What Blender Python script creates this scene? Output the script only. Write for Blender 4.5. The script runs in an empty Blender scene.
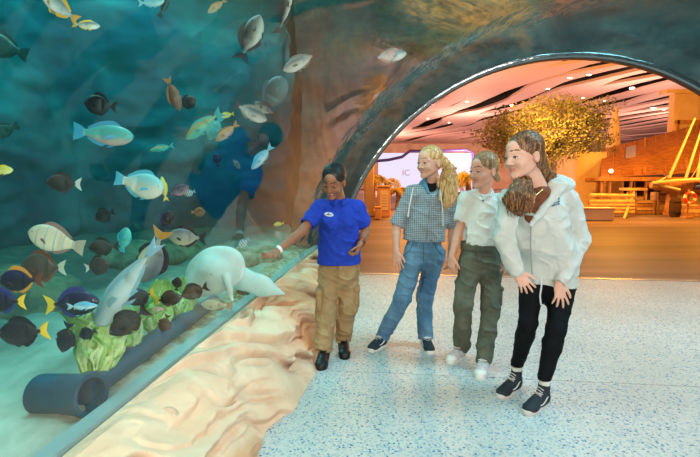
import bpy, bmesh, math, random
import numpy as np
from mathutils import Vector, Matrix

# ------------------------------------------------------------------ camera
H = 1.38
FPX = 700 * 24 / 36
TH = math.atan((228.5 - 180) / FPX)
sc = bpy.context.scene
COL = sc.collection
cd = bpy.data.cameras.new('camera'); cam = bpy.data.objects.new('camera', cd); COL.objects.link(cam)
cd.sensor_width = 36; cd.lens = 24; cd.clip_start = 0.05; cd.clip_end = 300
cam.location = (0, 0, H); cam.rotation_euler = (math.pi / 2 - TH, 0, 0)
sc.camera = cam

# ------------------------------------------------------------------ tunnel frame
BX, BY = 0.12, 6.71
UX, UY = 0.10874, 0.99407
AXW, AXZ = 2.814, -0.13          # tunnel axis (sideways, up)
RIN, RGL = 3.117, 3.39           # exit ring radius, acrylic radius


def W(s, w, z=0.0):
    """tunnel coordinates (along, right, up) to world"""
    return Vector((BX + s * UX + w * UY, BY + s * UY - w * UX, z))


def ray(px, py):
    a = (px - 350) / FPX; b = (228.5 - py) / FPX
    return Vector((a, math.cos(TH) + b * math.sin(TH), -math.sin(TH) + b * math.cos(TH)))


def P(px, py, Y):
    r = ray(px, py)
    return Vector((0, 0, H)) + r * (Y / r.y)


def PF(px, py, z=0.0):
    r = ray(px, py)
    return Vector((0, 0, H)) + r * ((z - H) / r.z)


# ------------------------------------------------------------------ world, light, exposure
wd = bpy.data.worlds.new('world'); sc.world = wd; wd.use_nodes = True
wd.node_tree.nodes['Background'].inputs[0].default_value = (0.55, 0.62, 0.70, 1)
wd.node_tree.nodes['Background'].inputs[1].default_value = 0.05
sc.view_settings.view_transform = 'Standard'; sc.view_settings.look = 'None'
sc.view_settings.gamma = 1; sc.view_settings.use_curve_mapping = False
sc.view_settings.exposure = 0.0
try:
    sc.cycles.use_denoising = True
    sc.cycles.transparent_max_bounces = 40
    sc.cycles.max_bounces = 8
    sc.cycles.sample_clamp_indirect = 4.0
except Exception:
    pass


def light(name, kind, loc, power, col=(1, 1, 1), size=1.0, size_y=None, target=None, spot=None, blend=0.5, rad=0.1):
    l = bpy.data.lights.new(name, kind); l.energy = power; l.color = col
    if kind == 'AREA':
        l.shape = 'RECTANGLE'; l.size = size; l.size_y = size_y or size
    else:
        l.shadow_soft_size = rad
    if kind == 'SPOT':
        l.spot_size = math.radians(spot or 60); l.spot_blend = blend
    o = bpy.data.objects.new(name, l); COL.objects.link(o); o.location = loc
    if target is not None:
        o.rotation_euler = (Vector(target) - Vector(loc)).to_track_quat('-Z', 'Y').to_euler()
    return o


# unseen fill lights added behind the camera for the people and ledge
light('tunnel_fill', 'AREA', W(-8.6, 3.4, 2.45), 112, (1.0, 0.97, 0.94), 1.5, 0.9, W(-3.2, 1.2, 0.9))
light('tunnel_fill', 'AREA', W(-7.6, 0.7, 2.0), 72, (1.0, 0.84, 0.66), 0.9, 0.6, W(-4.3, -0.3, 0.4))
# tank lamps above the water on both sides and over the tunnel
TK = (0.52, 1.0, 0.90)
light('tank_lamp', 'AREA', W(-3.8, -1.4, 4.95), 190, (0.90, 1.0, 1.0), 1.8, 3.5, W(-4.0, -1.1, 0))
light('tank_lamp', 'AREA', W(0.4, -3.4, 4.95), 200, TK, 2.4, 2.4, W(0.8, -4.4, 1.0))
light('tank_lamp', 'AREA', W(-4.5, -3.6, 4.95), 85, TK, 2.0, 2.0, W(-3.5, -5.0, 1.0))
light('tank_lamp', 'AREA', W(-3.4, 4.0, 4.95), 310, (0.66, 0.88, 1.0), 1.6, 3.0, W(-3.2, 2.2, 0))
light('tank_lamp', 'AREA', W(-1.3, 1.6, 4.9), 26, TK, 1.6, 1.2, W(0.2, 2.2, 3.6))
light('tank_lamp', 'AREA', W(1.7, -2.3, 4.95), 90, TK, 1.2, 1.2, W(2.2, -2.4, 0))  # added to brighten the dim water left of the tunnel mouth
# orange lamps of the hall beyond
OR = (1.0, 0.40, 0.04)
light('hall_lamp', 'POINT', (9.0, 16.0, 3.4), 1300, OR, rad=0.3)
light('hall_lamp', 'POINT', (13.5, 16.0, 3.4), 1300, OR, rad=0.3)
light('hall_lamp', 'POINT', (1.6, 14.5, 4.0), 420, OR, rad=0.3)
light('hall_lamp', 'SPOT', (3.4, 8.6, 2.6), 900, (1.0, 0.55, 0.16), rad=0.15, target=(5.0, 11.5, 2.7), spot=50)  # spot added only to light the front of the tree
light('hall_lamp', 'POINT', (3.0, 19.0, 4.5), 2000, OR, rad=0.3)
for hx, hy, hp in ((4, 26, 2100), (16, 27, 2300), (-3, 36, 1500), (10, 40, 3600), (26, 40, 3600), (4, 58, 6500), (22, 60, 6500)):
    light('hall_lamp', 'POINT', (hx, hy, 3.6), hp * 0.60, (1.0, 0.50, 0.34), rad=0.3)  # bare points added in mid-air to light the ceiling panels

random.seed(7)
RNG = np.random.RandomState(11)

# ------------------------------------------------------------------ helpers: objects


def tag(o, label, cat, group=None, kind=None):
    if label: o['label'] = label
    if cat: o['category'] = cat
    if group: o['group'] = group
    if kind: o['kind'] = kind
    return o


def empty(name, loc, label=None, cat=None, group=None):
    o = bpy.data.objects.new(name, None); COL.objects.link(o); o.location = loc
    o.empty_display_size = 0.1
    return tag(o, label, cat, group)


def link(name, me, mats, parent=None, smooth=False, loc=None):
    if mats is not None:
        for m in (mats if isinstance(mats, (list, tuple)) else [mats]):
            me.materials.append(m)
    if smooth:
        me.polygons.foreach_set('use_smooth', [True] * len(me.polygons))
    o = bpy.data.objects.new(name, me); COL.objects.link(o)
    if parent is not None:
        o.parent = parent
        # vertices are given in world space: undo the parent's placement
        pm = Matrix.Identity(4); q = parent
        while q is not None:
            pm = Matrix.LocRotScale(q.location, q.rotation_euler, q.scale) @ pm; q = q.parent
        o.matrix_parent_inverse = Matrix.Identity(4)
        me.transform(pm.inverted())
    if loc is not None:
        o.location = loc
        me.transform(Matrix.Translation(-Vector(loc)))
    return o


def mesh_from(V, F, name='m'):
    me = bpy.data.meshes.new(name)
    me.from_pydata([tuple(v) for v in V], [], [tuple(f) for f in F]); me.update()
    return me


def mesh_np(V, Q, name='m'):
    """fast mesh from numpy verts and quads"""
    me = bpy.data.meshes.new(name)
    V = np.asarray(V, np.float32); Q = np.asarray(Q, np.int32)
    k = Q.shape[1]
    me.vertices.add(len(V)); me.vertices.foreach_set('co', V.ravel())
    me.loops.add(Q.size); me.loops.foreach_set('vertex_index', Q.ravel())
    me.polygons.add(len(Q)); me.polygons.foreach_set('loop_start', np.arange(0, Q.size, k, dtype=np.int32))
    me.polygons.foreach_set('loop_total', np.full(len(Q), k, np.int32))
    me.update(calc_edges=True); me.validate()
    return me


class MB:
    """collects simple shapes (world coordinates) into one mesh"""

    def __init__(s): s.V = []; s.F = []

    def add(s, V, F):
        n = len(s.V); s.V += [Vector(v) for v in V]; s.F += [tuple(i + n for i in f) for f in F]; return s

    def box(s, c, d, rot=0.0, M=None, bev=0.0):
        x, y, z = d[0] / 2, d[1] / 2, d[2] / 2
        if bev > 0:
            b = min(bev, x * .9, y * .9, z * .9); V = []
            for sx in (-1, 1):
                for sy in (-1, 1):
                    for sz in (-1, 1):
                        V += [(sx * x, sy * (y - b), sz * (z - b)), (sx * (x - b), sy * y, sz * (z - b)), (sx * (x - b), sy * (y - b), sz * z)]
            bm = bmesh.new()
            for v in V: bm.verts.new(v)
            bmesh.ops.convex_hull(bm, input=bm.verts[:])
            bm.verts.index_update()
            V = [v.co.copy() for v in bm.verts]; Fc = [[v.index for v in f.verts] for f in bm.faces]; bm.free()
        else:
            V = [Vector((i * x, j * y, k * z)) for i in (-1, 1) for j in (-1, 1) for k in (-1, 1)]
            Fc = [(0, 1, 3, 2), (4, 6, 7, 5), (0, 4, 5, 1), (2, 3, 7, 6), (0, 2, 6, 4), (1, 5, 7, 3)]
        R = M if M is not None else Matrix.Rotation(rot, 3, 'Z')
        return s.add([R @ Vector(v) + Vector(c) for v in V], Fc)

    def tube(s, pts, r, seg=10, cap=True, ell=None):
        pts = [Vector(p) for p in pts]; n = len(pts)
        rs = [r] * n if not isinstance(r, (list, tuple)) else list(r)
        V = []; F = []
        T0 = (pts[1] - pts[0]).normalized()
        N = T0.orthogonal().normalized()
        for i in range(n):
            T = (pts[min(i + 1, n - 1)] - pts[max(i - 1, 0)]).normalized()
            N = (N - T * N.dot(T)).normalized(); Bn = T.cross(N)
            for k in range(seg):
                a = 2 * math.pi * k / seg
                V.append(pts[i] + (N * math.cos(a) + Bn * math.sin(a)) * rs[i])
        for i in range(n - 1):
            for k in range(seg):
                a = i * seg + k; b = i * seg + (k + 1) % seg
                F.append((a, b, b + seg, a + seg))
        if cap:
            F.append(tuple(range(seg - 1, -1, -1))); F.append(tuple((n - 1) * seg + k for k in range(seg)))
        return s.add(V, F)

    def sphere(s, c, r, seg=12, rings=8, M=None):
        r = (r, r, r) if not isinstance(r, (list, tuple)) else r
        V = [Vector((0, 0, r[2]))]; F = []
        for i in range(1, rings):
            t = math.pi * i / rings
            for k in range(seg):
                a = 2 * math.pi * k / seg
                V.append(Vector((r[0] * math.sin(t) * math.cos(a), r[1] * math.sin(t) * math.sin(a), r[2] * math.cos(t))))
        V.append(Vector((0, 0, -r[2])))
        for k in range(seg):
            F.append((0, 1 + k, 1 + (k + 1) % seg))
            l = 1 + (rings - 2) * seg
            F.append((len(V) - 1, l + (k + 1) % seg, l + k))
        for i in range(rings - 2):
            for k in range(seg):
                a = 1 + i * seg + k; b = 1 + i * seg + (k + 1) % seg
                F.append((a, a + seg, b + seg, b))
        if M is not None: V = [M @ v for v in V]
        return s.add([v + Vector(c) for v in V], F)

    def prism(s, poly, ext, M=None):
        """poly: list of 3D points (planar), ext: extrusion vector"""
        n = len(poly); ext = Vector(ext)
        V = [Vector(p) for p in poly] + [Vector(p) + ext for p in poly]
        F = [tuple(range(n - 1, -1, -1)), tuple(range(n, 2 * n))] + [(i, (i + 1) % n, n + (i + 1) % n, n + i) for i in range(n)]
        return s.add(V, F)

    def build(s, name, mats, parent=None, smooth=False):
        me = mesh_from(s.V, s.F)
        bm = bmesh.new(); bm.from_mesh(me); bmesh.ops.recalc_face_normals(bm, faces=bm.faces[:]); bm.to_mesh(me); bm.free()
        o = link(name, me, mats, parent, smooth)
        if smooth:
            try: me.set_sharp_from_angle(angle=math.radians(45))
            except Exception: pass
        return o


# ------------------------------------------------------------------ helpers: noise
_T = RNG.rand(32, 32, 32).astype(np.float32)


def vn(p, sc_=1.0, seed=0):
    """value noise in -1..1 ; p (...,3)"""
    p = np.asarray(p, np.float32) * np.float32(1) * np.asarray(sc_, np.float32) + np.float32(seed * 7.31)
    i = np.floor(p).astype(np.int32); f = (p - i).astype(np.float32); f = f * f * (3 - 2 * f)
    i0 = i & 31; i1 = (i + 1) & 31
    x0, y0, z0 = i0[..., 0], i0[..., 1], i0[..., 2]; x1, y1, z1 = i1[..., 0], i1[..., 1], i1[..., 2]
    fx, fy, fz = f[..., 0], f[..., 1], f[..., 2]
    a = _T[x0, y0, z0] * (1 - fx) + _T[x1, y0, z0] * fx
    b = _T[x0, y1, z0] * (1 - fx) + _T[x1, y1, z0] * fx
    c = _T[x0, y0, z1] * (1 - fx) + _T[x1, y0, z1] * fx
    d = _T[x0, y1, z1] * (1 - fx) + _T[x1, y1, z1] * fx
    return (((a * (1 - fy) + b * fy) * (1 - fz)) + ((c * (1 - fy) + d * fy) * fz)) * 2 - 1


def fbm(p, sc_=1.0, oct_=4, seed=0):
    r = 0; a = 1.0; t = 0
    for k in range(oct_):
        r = r + a * vn(p, np.asarray(sc_) * 2.03 ** k, seed + k); t += a; a *= 0.5
    return r / t


# ------------------------------------------------------------------ helpers: materials
def srgb(r, g, b):
    f = lambda c: (c / 255 / 12.92) if c / 255 <= 0.04045 else ((c / 255 + 0.055) / 1.055) ** 2.4
    return (f(r), f(g), f(b), 1)


class NT:
    def __init__(s, name):
        s.m = bpy.data.materials.new(name); s.m.use_nodes = True; s.t = s.m.node_tree; s.n = s.t.nodes; s.l = s.t.links
        s.b = s.n['Principled BSDF']; s.out = s.n['Material Output']; s.co = None; s.cs = {}

    def node(s, kind, **kw):
        n = s.n.new(kind)
        for k, v in kw.items():
            if k.startswith('i_'):
                n.inputs[k[2:].replace('_', ' ')].default_value = v
            else: setattr(n, k, v)
        return n

    def coord(s, scale=(1, 1, 1), rot=(0, 0, 0)):
        key = (tuple(scale), tuple(rot))
        if key in s.cs: return s.cs[key]
        if s.co is None: s.co = s.n.new('ShaderNodeTexCoord')
        mp = s.n.new('ShaderNodeMapping'); mp.inputs['Scale'].default_value = scale; mp.inputs['Rotation'].default_value = rot
        s.l.new(s.co.outputs['Object'], mp.inputs[0]); s.cs[key] = mp.outputs[0]
        return mp.outputs[0]

    def noise(s, scale=5, detail=4, rough=0.55, dist=0, st=(1, 1, 1), rot=(0, 0, 0)):
        n = s.n.new('ShaderNodeTexNoise'); n.inputs['Scale'].default_value = scale; n.inputs['Detail'].default_value = detail
        n.inputs['Roughness'].default_value = rough; n.inputs['Distortion'].default_value = dist
        s.l.new(s.coord(st, rot), n.inputs['Vector']); return n.outputs[0]

    def ramp(s, src, stops, interp='LINEAR'):
        r = s.n.new('ShaderNodeValToRGB'); r.color_ramp.interpolation = interp; e = r.color_ramp.elements
        while len(e) < len(stops): e.new(0.5)
        for i, (p, c) in enumerate(stops): e[i].position = p; e[i].color = c if len(c) == 4 else (*c, 1)
        s.l.new(src, r.inputs[0]); return r.outputs[0]

    def mix(s, fac, a, b, mode='MIX'):
        m = s.n.new('ShaderNodeMix'); m.data_type = 'RGBA'; m.blend_type = mode
        for sock, v in ((m.inputs[0], fac), (m.inputs[6], a), (m.inputs[7], b)):
            if hasattr(v, 'links') or hasattr(v, 'is_linked'): s.l.new(v, sock)
            elif isinstance(v, (int, float)): sock.default_value = v
            else: sock.default_value = v if len(v) == 4 else (*v, 1)
        return m.outputs[2]

    def bump(s, src, strength=0.3, dist=0.01, prev=None):
        b = s.n.new('ShaderNodeBump'); b.inputs['Strength'].default_value = strength; b.inputs['Distance'].default_value = dist
        s.l.new(src, b.inputs['Height'])
        if prev is not None: s.l.new(prev, b.inputs['Normal'])
        s.l.new(b.outputs[0], s.b.inputs['Normal']); return b.outputs[0]

    def base(s, v):
        if hasattr(v, 'is_linked'): s.l.new(v, s.b.inputs['Base Color'])
        else: s.b.inputs['Base Color'].default_value = v
        return s

    def set(s, **kw):
        for k, v in kw.items(): s.b.inputs[k.replace('_', ' ')].default_value = v
        return s


def mat(name, c1, c2=None, scale=8, rough=0.6, bump=0.0, bscale=None, metal=0.0, st=(1, 1, 1), spec=0.5, lo=0.35, hi=0.65, bd=0.01, sheen=0, detail=4):
    t = NT(name)
    if c2 is None: t.base(c1)
    else: t.base(t.ramp(t.noise(scale, detail, st=st), [(lo, c1), (hi, c2)]))
    t.set(Roughness=rough, Metallic=metal); t.b.inputs['Specular IOR Level'].default_value = spec
    if bump: t.bump(t.noise(bscale or scale * 3, 5, st=st), bump, bd)
    if sheen: t.b.inputs['Sheen Weight'].default_value = sheen
    return t.m


def emit(name, col, strength):
    t = NT(name); t.base((0, 0, 0, 1)); t.b.inputs['Emission Color'].default_value = col; t.b.inputs['Emission Strength'].default_value = strength
    return t.m

# ================================================================== SETTING
# ---- tunnel floor: speckled terrazzo poured in bays
t = NT('terrazzo')
vo = t.node('ShaderNodeTexVoronoi'); vo.inputs['Scale'].default_value = 52; t.l.new(t.coord((1, 1, 1)), vo.inputs['Vector'])
cr = t.n.new('ShaderNodeSeparateColor'); t.l.new(vo.outputs['Color'], cr.inputs[0])
chipcol = t.ramp(cr.outputs[0], [(0.0, srgb(40, 112, 160)), (0.35, srgb(92, 150, 182)), (0.55, srgb(80, 104, 128)), (0.75, srgb(170, 176, 178)), (1, srgb(205, 200, 192))], 'CONSTANT')
sel = t.ramp(cr.outputs[1], [(0.0, (1, 1, 1)), (0.40, (0, 0, 0))], 'CONSTANT')
near = t.ramp(vo.outputs['Distance'], [(0.30, (1, 1, 1)), (0.40, (0, 0, 0))])
mm = t.node('ShaderNodeMath', operation='MULTIPLY'); t.l.new(sel, mm.inputs[0]); t.l.new(near, mm.inputs[1])
vo2 = t.node('ShaderNodeTexVoronoi'); vo2.inputs['Scale'].default_value = 100; t.l.new(t.coord((1, 1, 1)), vo2.inputs['Vector'])
cr2 = t.n.new('ShaderNodeSeparateColor'); t.l.new(vo2.outputs['Color'], cr2.inputs[0])
sel2 = t.ramp(cr2.outputs[1], [(0.0, (.7, .7, .7)), (0.26, (0, 0, 0))], 'CONSTANT')
bc = t.ramp(t.noise(1.1, 3), [(0.3, srgb(190, 188, 182)), (0.7, srgb(206, 206, 204))])
c = t.mix(sel2, bc, srgb(132, 164, 180)); c = t.mix(mm.outputs[0], c, chipcol)
t.base(c); t.set(Roughness=0.6); t.b.inputs['Specular IOR Level'].default_value = 0.3
FLOORM = t.m
b = MB()
lines = [-12.0, -3.245, -0.02]
bays = [(-11.0, PF(400, 371).y - BY), (PF(400, 371).y - BY + 0.008, 0.05)]
for s0, s1 in bays:
    V = [W(s0, -0.9), W(s1, -0.9), W(s1, 6.6), W(s0, 6.6)]
    b.prism(V, (0, 0, -0.05))
fl = b.build('floor_tunnel', FLOORM); tag(fl, 'speckled blue and white terrazzo floor of the tunnel', None, kind='structure')
b = MB(); b.prism([W(-11.5, -1.4, -0.01), W(0.3, -1.4, -0.01), W(0.3, 7, -0.01), W(-11.5, 7, -0.01)], (0, 0, -0.06))
tag(b.build('floor_joint', mat('joint', srgb(140, 130, 115), rough=.8)), 'thin dark joint in the tunnel floor', None, kind='structure')
# light metal strip where the terrazzo ends
b = MB(); b.box(W(0.10, 3.0, 0.0), (8.2, 0.05, 0.012), rot=-math.atan2(UX, UY))
tag(b.build('trim_1', mat('strip', srgb(190, 180, 170), rough=.4, metal=.6)), 'metal strip at the end of the tunnel floor', None, kind='structure')

# ---- hall floor: smooth resin floor, bands of brown
t = NT('hall_floor')
bands = t.ramp(t.noise(1.0, 4, st=(.06, .9, 1)), [(0.3, srgb(78, 68, 74)), (0.5, srgb(100, 86, 90)), (0.7, srgb(130, 112, 112))])
t.base(bands); t.set(Roughness=0.6); t.b.inputs['Specular IOR Level'].default_value = 0.2; t.bump(t.noise(.6, 2, st=(.3, 1, 1)), 0.08, 0.1)
b = MB(); b.prism([(-30, 6.2, -0.012), (55, 3.0, -0.012), (55, 110, -0.012), (-30, 110, -0.012)], (0, 0, -0.1))
tag(b.build('floor_hall', t.m), 'smooth brown resin floor of the hall lit orange', None, kind='structure')

# ---- sculpted sandstone ledge
NS, NV = 1000, 170
s_ = np.linspace(-8.6, 0.02, NS); v_ = np.linspace(0, 1, NV)
S, V2 = np.meshgrid(s_, v_, indexing='ij')
lob = 0.05 * np.sin(S * 2.1 + 1.0) + 0.045 * np.sin(S * 4.7 + 0.4) + 0.02 * np.sin(S * 11 + 2)
wedge = -0.53 + (0.53 + lob) * V2 ** 0.95
prof = 0.445 * (1 - V2 ** 2.0)
q = np.stack([S * 1.0, V2 * 0.62 - S * 0.26, np.zeros_like(S)], -1)
warp = fbm(q, (1.3, 2.0, 1), 3, 5)
q2 = np.stack([S * 0.75 + warp * 0.25, (V2 * 0.62 - S * 0.24) * 5.2 + warp * 1.5, S * 0 + 3.3], -1)
f1 = fbm(q2, (1, 1, 1), 4, 2)
fold = 1 - np.abs(f1) * 2.6
q3 = np.stack([S * 2.2 + warp, (V2 * 0.62 - S * 0.22) * 15 + warp * 5, S * 0 + 1.3], -1)
f2 = fbm(q3, (1, 1, 1), 3, 9)
ter = np.sin((V2 * 0.62 - S * 0.24 + warp * 0.16) * 26)
terr = np.clip(ter * 1.6, -1, 1)
env = np.clip(V2 * 9, 0, 1) * (0.35 + 0.65 * np.clip((1 - V2) * 6, 0, 1))
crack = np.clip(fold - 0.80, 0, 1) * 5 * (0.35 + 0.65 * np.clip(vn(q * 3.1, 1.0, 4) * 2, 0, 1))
ph = (V2 * 0.62 - S * 0.24) * 4.6 + warp * 1.9 + 0.35 * fbm(q * 1.0, (3, 5, 1), 3, 41)
saw = ph - np.floor(ph); sharp = np.where(saw > 0.90, (1 - saw) / 0.10, saw / 0.90)
ph2 = (V2 * 0.62 - S * 0.27) * 12.5 + warp * 4.2 + 0.5 * fbm(q * 1.0, (7, 10, 1), 2, 47)
saw2 = ph2 - np.floor(ph2); sharp2 = np.where(saw2 > 0.86, (1 - saw2) / 0.14, saw2 / 0.86)
am = 0.25 + 0.75 * np.clip(vn(q, (1.9, 3.5, 1), 51) + .55, 0, 1)
am2 = np.clip(vn(q, (3.5, 6, 1), 57) + .35, 0, 1)
disp = env * (0.085 * fbm(q2 * 0.6, 1, 2, 7) + 0.075 * am * (sharp - .5) + 0.024 * am2 * (sharp2 - .5) + 0.010 * f2 - 0.045 * np.clip(crack, 0, 1) + 0.006 * vn(q3 * 2.7, 1, 3))
# hollows
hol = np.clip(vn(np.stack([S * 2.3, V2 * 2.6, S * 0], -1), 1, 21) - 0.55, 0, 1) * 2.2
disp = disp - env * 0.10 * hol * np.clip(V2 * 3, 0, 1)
nz = np.cos(V2 * 1.2); nw = np.sin(V2 * 1.2)
Wd = wedge + disp * nw; Z = prof + disp * nz
Z = np.maximum(Z, -0.02); Z[:, 0] = 0.43
Z[:, -1] = -0.02
pos = np.stack([BX + S * UX + Wd * UY, BY + S * UY - Wd * UX, Z], -1).reshape(-1, 3)
back = pos.reshape(NS, NV, 3)[:, 0].copy(); back[:, 2] = -0.02
ii = (np.arange(NS - 1)[:, None] * NV + np.arange(NV - 1)[None]).ravel()
Q = np.stack([ii, ii + NV, ii + NV + 1, ii + 1], 1)
nb = NS * NV
posA = np.vstack([pos, back]); k = np.arange(NS - 1)
Qb = np.stack([nb + k, nb + k + 1, (k + 1) * NV, k * NV], 1)
me = mesh_np(posA, np.vstack([Q[:, ::-1], Qb]))
at = me.attributes.new('rust_shade', 'FLOAT', 'POINT')
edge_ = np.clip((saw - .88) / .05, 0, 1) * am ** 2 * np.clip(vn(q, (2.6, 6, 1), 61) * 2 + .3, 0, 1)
rust_shade = np.clip(crack * 0.5 + hol * 1.1 + edge_ * .9, 0, 1) * env  # rust veins doubling as painted shade in cracks, hollows and step edges
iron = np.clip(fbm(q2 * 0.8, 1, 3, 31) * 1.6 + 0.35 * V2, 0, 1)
at.data.foreach_set('value', np.concatenate([rust_shade.ravel(), np.zeros(NS)]).astype(np.float32))
at2 = me.attributes.new('iron', 'FLOAT', 'POINT')
at2.data.foreach_set('value', np.concatenate([iron.ravel(), np.zeros(NS)]).astype(np.float32))
t = NT('sandstone')
a1 = t.node('ShaderNodeAttribute', attribute_name='rust_shade'); a2 = t.node('ShaderNodeAttribute', attribute_name='iron')
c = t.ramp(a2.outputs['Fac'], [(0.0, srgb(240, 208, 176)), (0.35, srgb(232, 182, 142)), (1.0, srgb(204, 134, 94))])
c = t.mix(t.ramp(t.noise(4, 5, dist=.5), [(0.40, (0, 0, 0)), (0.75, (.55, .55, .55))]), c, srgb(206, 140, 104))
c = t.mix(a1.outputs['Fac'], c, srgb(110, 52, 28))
t.base(c); t.set(Roughness=0.82); t.bump(t.noise(90, 4), 0.15, 0.004, t.bump(t.noise(9, 5, dist=.6), 0.25, 0.02))
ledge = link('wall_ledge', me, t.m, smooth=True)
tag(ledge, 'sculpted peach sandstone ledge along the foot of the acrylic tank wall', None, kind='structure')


# ---- acrylic tunnel: one curved pane, thick
def arc(R, n, a0=None, a1=None):
    z0 = 0.40
    if a0 is None: a0 = math.pi - math.asin((z0 - AXZ) / R)
    if a1 is None: a1 = math.asin((z0 - AXZ) / R)
    return [(AXW + R * math.cos(a0 + (a1 - a0) * i / n), AXZ + R * math.sin(a0 + (a1 - a0) * i / n)) for i in range(n + 1)]


t = NT('acrylic')
wav = t.node('ShaderNodeBump'); wav.inputs['Strength'].default_value = 0.10; wav.inputs['Distance'].default_value = 0.05
t.l.new(t.noise(1.2, 2, st=(1, .5, 1)), wav.inputs['Height'])
sy = t.n.new('ShaderNodeSeparateXYZ'); t.l.new(t.co.outputs['Object'], sy.inputs[0])
my = t.node('ShaderNodeMapRange'); my.inputs['From Min'].default_value = 4.4; my.inputs['From Max'].default_value = 6.0; my.inputs['To Min'].default_value = 0.0; my.inputs['To Max'].default_value = 0.75; t.l.new(sy.outputs[1], my.inputs[0])
wv2 = t.node('ShaderNodeBump'); wv2.inputs['Distance'].default_value = 0.06; t.l.new(my.outputs[0], wv2.inputs['Strength']); t.l.new(t.noise(3.0, 3, st=(1, .5, 1)), wv2.inputs['Height']); t.l.new(wav.outputs[0], wv2.inputs['Normal']); wav = wv2
tr = t.node('ShaderNodeBsdfTransparent'); gl = t.node('ShaderNodeBsdfGlossy'); gl.inputs['Roughness'].default_value = 0.03
t.l.new(wav.outputs[0], gl.inputs['Normal'])
tr.inputs[0].default_value = (0.96, 0.985, 0.985, 1)
lw = t.node('ShaderNodeLayerWeight'); lw.inputs['Blend'].default_value = 0.5
pw = t.node('ShaderNodeMath', operation='POWER'); pw.inputs[1].default_value = 5.2; t.l.new(lw.outputs['Facing'], pw.inputs[0])
fac = t.node('ShaderNodeMath', operation='MULTIPLY_ADD'); fac.inputs[1].default_value = 0.95; fac.inputs[2].default_value = 0.03; t.l.new(pw.outputs[0], fac.inputs[0])
mx = t.node('ShaderNodeMixShader'); t.l.new(fac.outputs[0], mx.inputs[0]); t.l.new(tr.outputs[0], mx.inputs[1]); t.l.new(gl.outputs[0], mx.inputs[2])
t.l.new(mx.outputs[0], t.out.inputs['Surface'])
ACR = t.m
A = arc(RGL, 72); b = MB(); V = []; F = []
ns = 40
for i in range(ns + 1):
    s = -8.5 + 8.5 * (1 - (1 - i / ns) ** 1.6)
    k = 1 - 0.062 * max(0, (s + 1.1) / 1.1) ** 2
    V += [W(s, AXW + (w - AXW) * k, AXZ + (z - AXZ) * k) for w, z in A]
m_ = len(A)
for i in range(ns):
    for j in range(m_ - 1):
        F.append((i * m_ + j, i * m_ + j + 1, (i + 1) * m_ + j + 1, (i + 1) * m_ + j))
me = mesh_from(V, F)
acr = link('window_1', me, ACR, smooth=True)
tag(acr, 'curved clear acrylic tank wall arching over the tunnel', None, kind='structure')

# exit ring: glossy steel and acrylic edge around the tunnel mouth
b = MB(); V = []; F = []
secs = [(RIN + .10, -0.02), (RIN + .075, -0.035), (RIN + .03, -0.03), (RIN + .01, -0.02), (RIN, 0.0), (RIN, 0.10), (RIN + .14, 0.10)]
m_ = len(secs); n = 90
for i in range(n + 1):
    a = math.pi + 0.03 - (math.pi + 0.06) * i / n
    for R, s in secs:
        V.append(W(s, AXW + R * math.cos(a), AXZ + R * math.sin(a)))
for i in range(n):
    for j in range(m_):
        F.append((i * m_ + j, i * m_ + (j + 1) % m_, (i + 1) * m_ + (j + 1) % m_, (i + 1) * m_ + j))
b.add(V, F)
t = NT('ring_steel'); t.base(srgb(150, 150, 150)); t.set(Metallic=0.85, Roughness=0.16); t.bump(t.noise(2.5, 3), 0.35, 0.05)
ring = b.build('trim_2', t.m, smooth=True); tag(ring, 'polished metal and acrylic ring around the tunnel mouth', None, kind='structure')

# silicone sill between ledge and acrylic, seen through the pane as a pale strip
b = MB(); b.prism([W(-8.5, -0.615, 0.38), W(0, -0.615, 0.38), W(0, -0.615, 0.455), W(-8.5, -0.615, 0.455)], W(0, 0.07, 0) - W(0, 0, 0))
tag(b.build('trim_3', mat('sill', srgb(150, 170, 172), rough=.5)), 'pale grey sealing strip along the foot of the acrylic', None, kind='structure')

# ---- tank bed: pale sand
NX, NY = 150, 220
sx = np.linspace(-7.9, 5.0, NY); wx = np.linspace(-8, -0.60, NX)
S, WW = np.meshgrid(sx, wx, indexing='ij')
pn = np.stack([S, WW, S * 0], -1)
dist = -0.6 - WW
Z = 0.40 - 0.02 * np.clip(dist, 0, 1) + 0.03 * vn(pn, 0.9, 2) * np.clip(dist * 3, 0, 1) + 0.012 * np.sin((S * 0.9 + WW * 1.6 + vn(pn, 1.3, 5) * .8) * 9) * np.clip(dist * 2, 0, 1)
rub = np.clip(1 - np.abs(dist - 0.18 - 0.04 * vn(pn, 2, 4)) / 0.12, 0, 1) * np.clip((S + 5.2) * 1.5, 0, 1)
Z += rub * (0.03 + 0.03 * vn(pn, 9, 6) + 0.015 * vn(pn, 21, 8))
pos = np.stack([BX + S * UX + WW * UY, BY + S * UY - WW * UX, Z], -1).reshape(-1, 3)
ii = (np.arange(NY - 1)[:, None] * NX + np.arange(NX - 1)[None]).ravel()
me = mesh_np(pos, np.stack([ii, ii + 1, ii + NX + 1, ii + NX], 1)[:, ::-1])
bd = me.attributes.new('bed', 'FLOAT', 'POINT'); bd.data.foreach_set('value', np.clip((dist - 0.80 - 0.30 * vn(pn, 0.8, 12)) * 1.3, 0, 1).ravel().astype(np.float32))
at = me.attributes.new('rubble', 'FLOAT', 'POINT'); at.data.foreach_set('value', np.clip(rub * 1.6, 0, 1).ravel().astype(np.float32))
t = NT('tank_sand')
a1 = t.node('ShaderNodeAttribute', attribute_name='rubble')
sand = t.ramp(t.noise(2.2, 6, st=(1, .5, 1)), [(0.35, srgb(150, 146, 130)), (0.6, srgb(208, 200, 186))])
rubc = t.ramp(t.noise(16, 6), [(0.35, srgb(96, 74, 46)), (0.5, srgb(168, 128, 66)), (0.62, srgb(196, 190, 170))])
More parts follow.
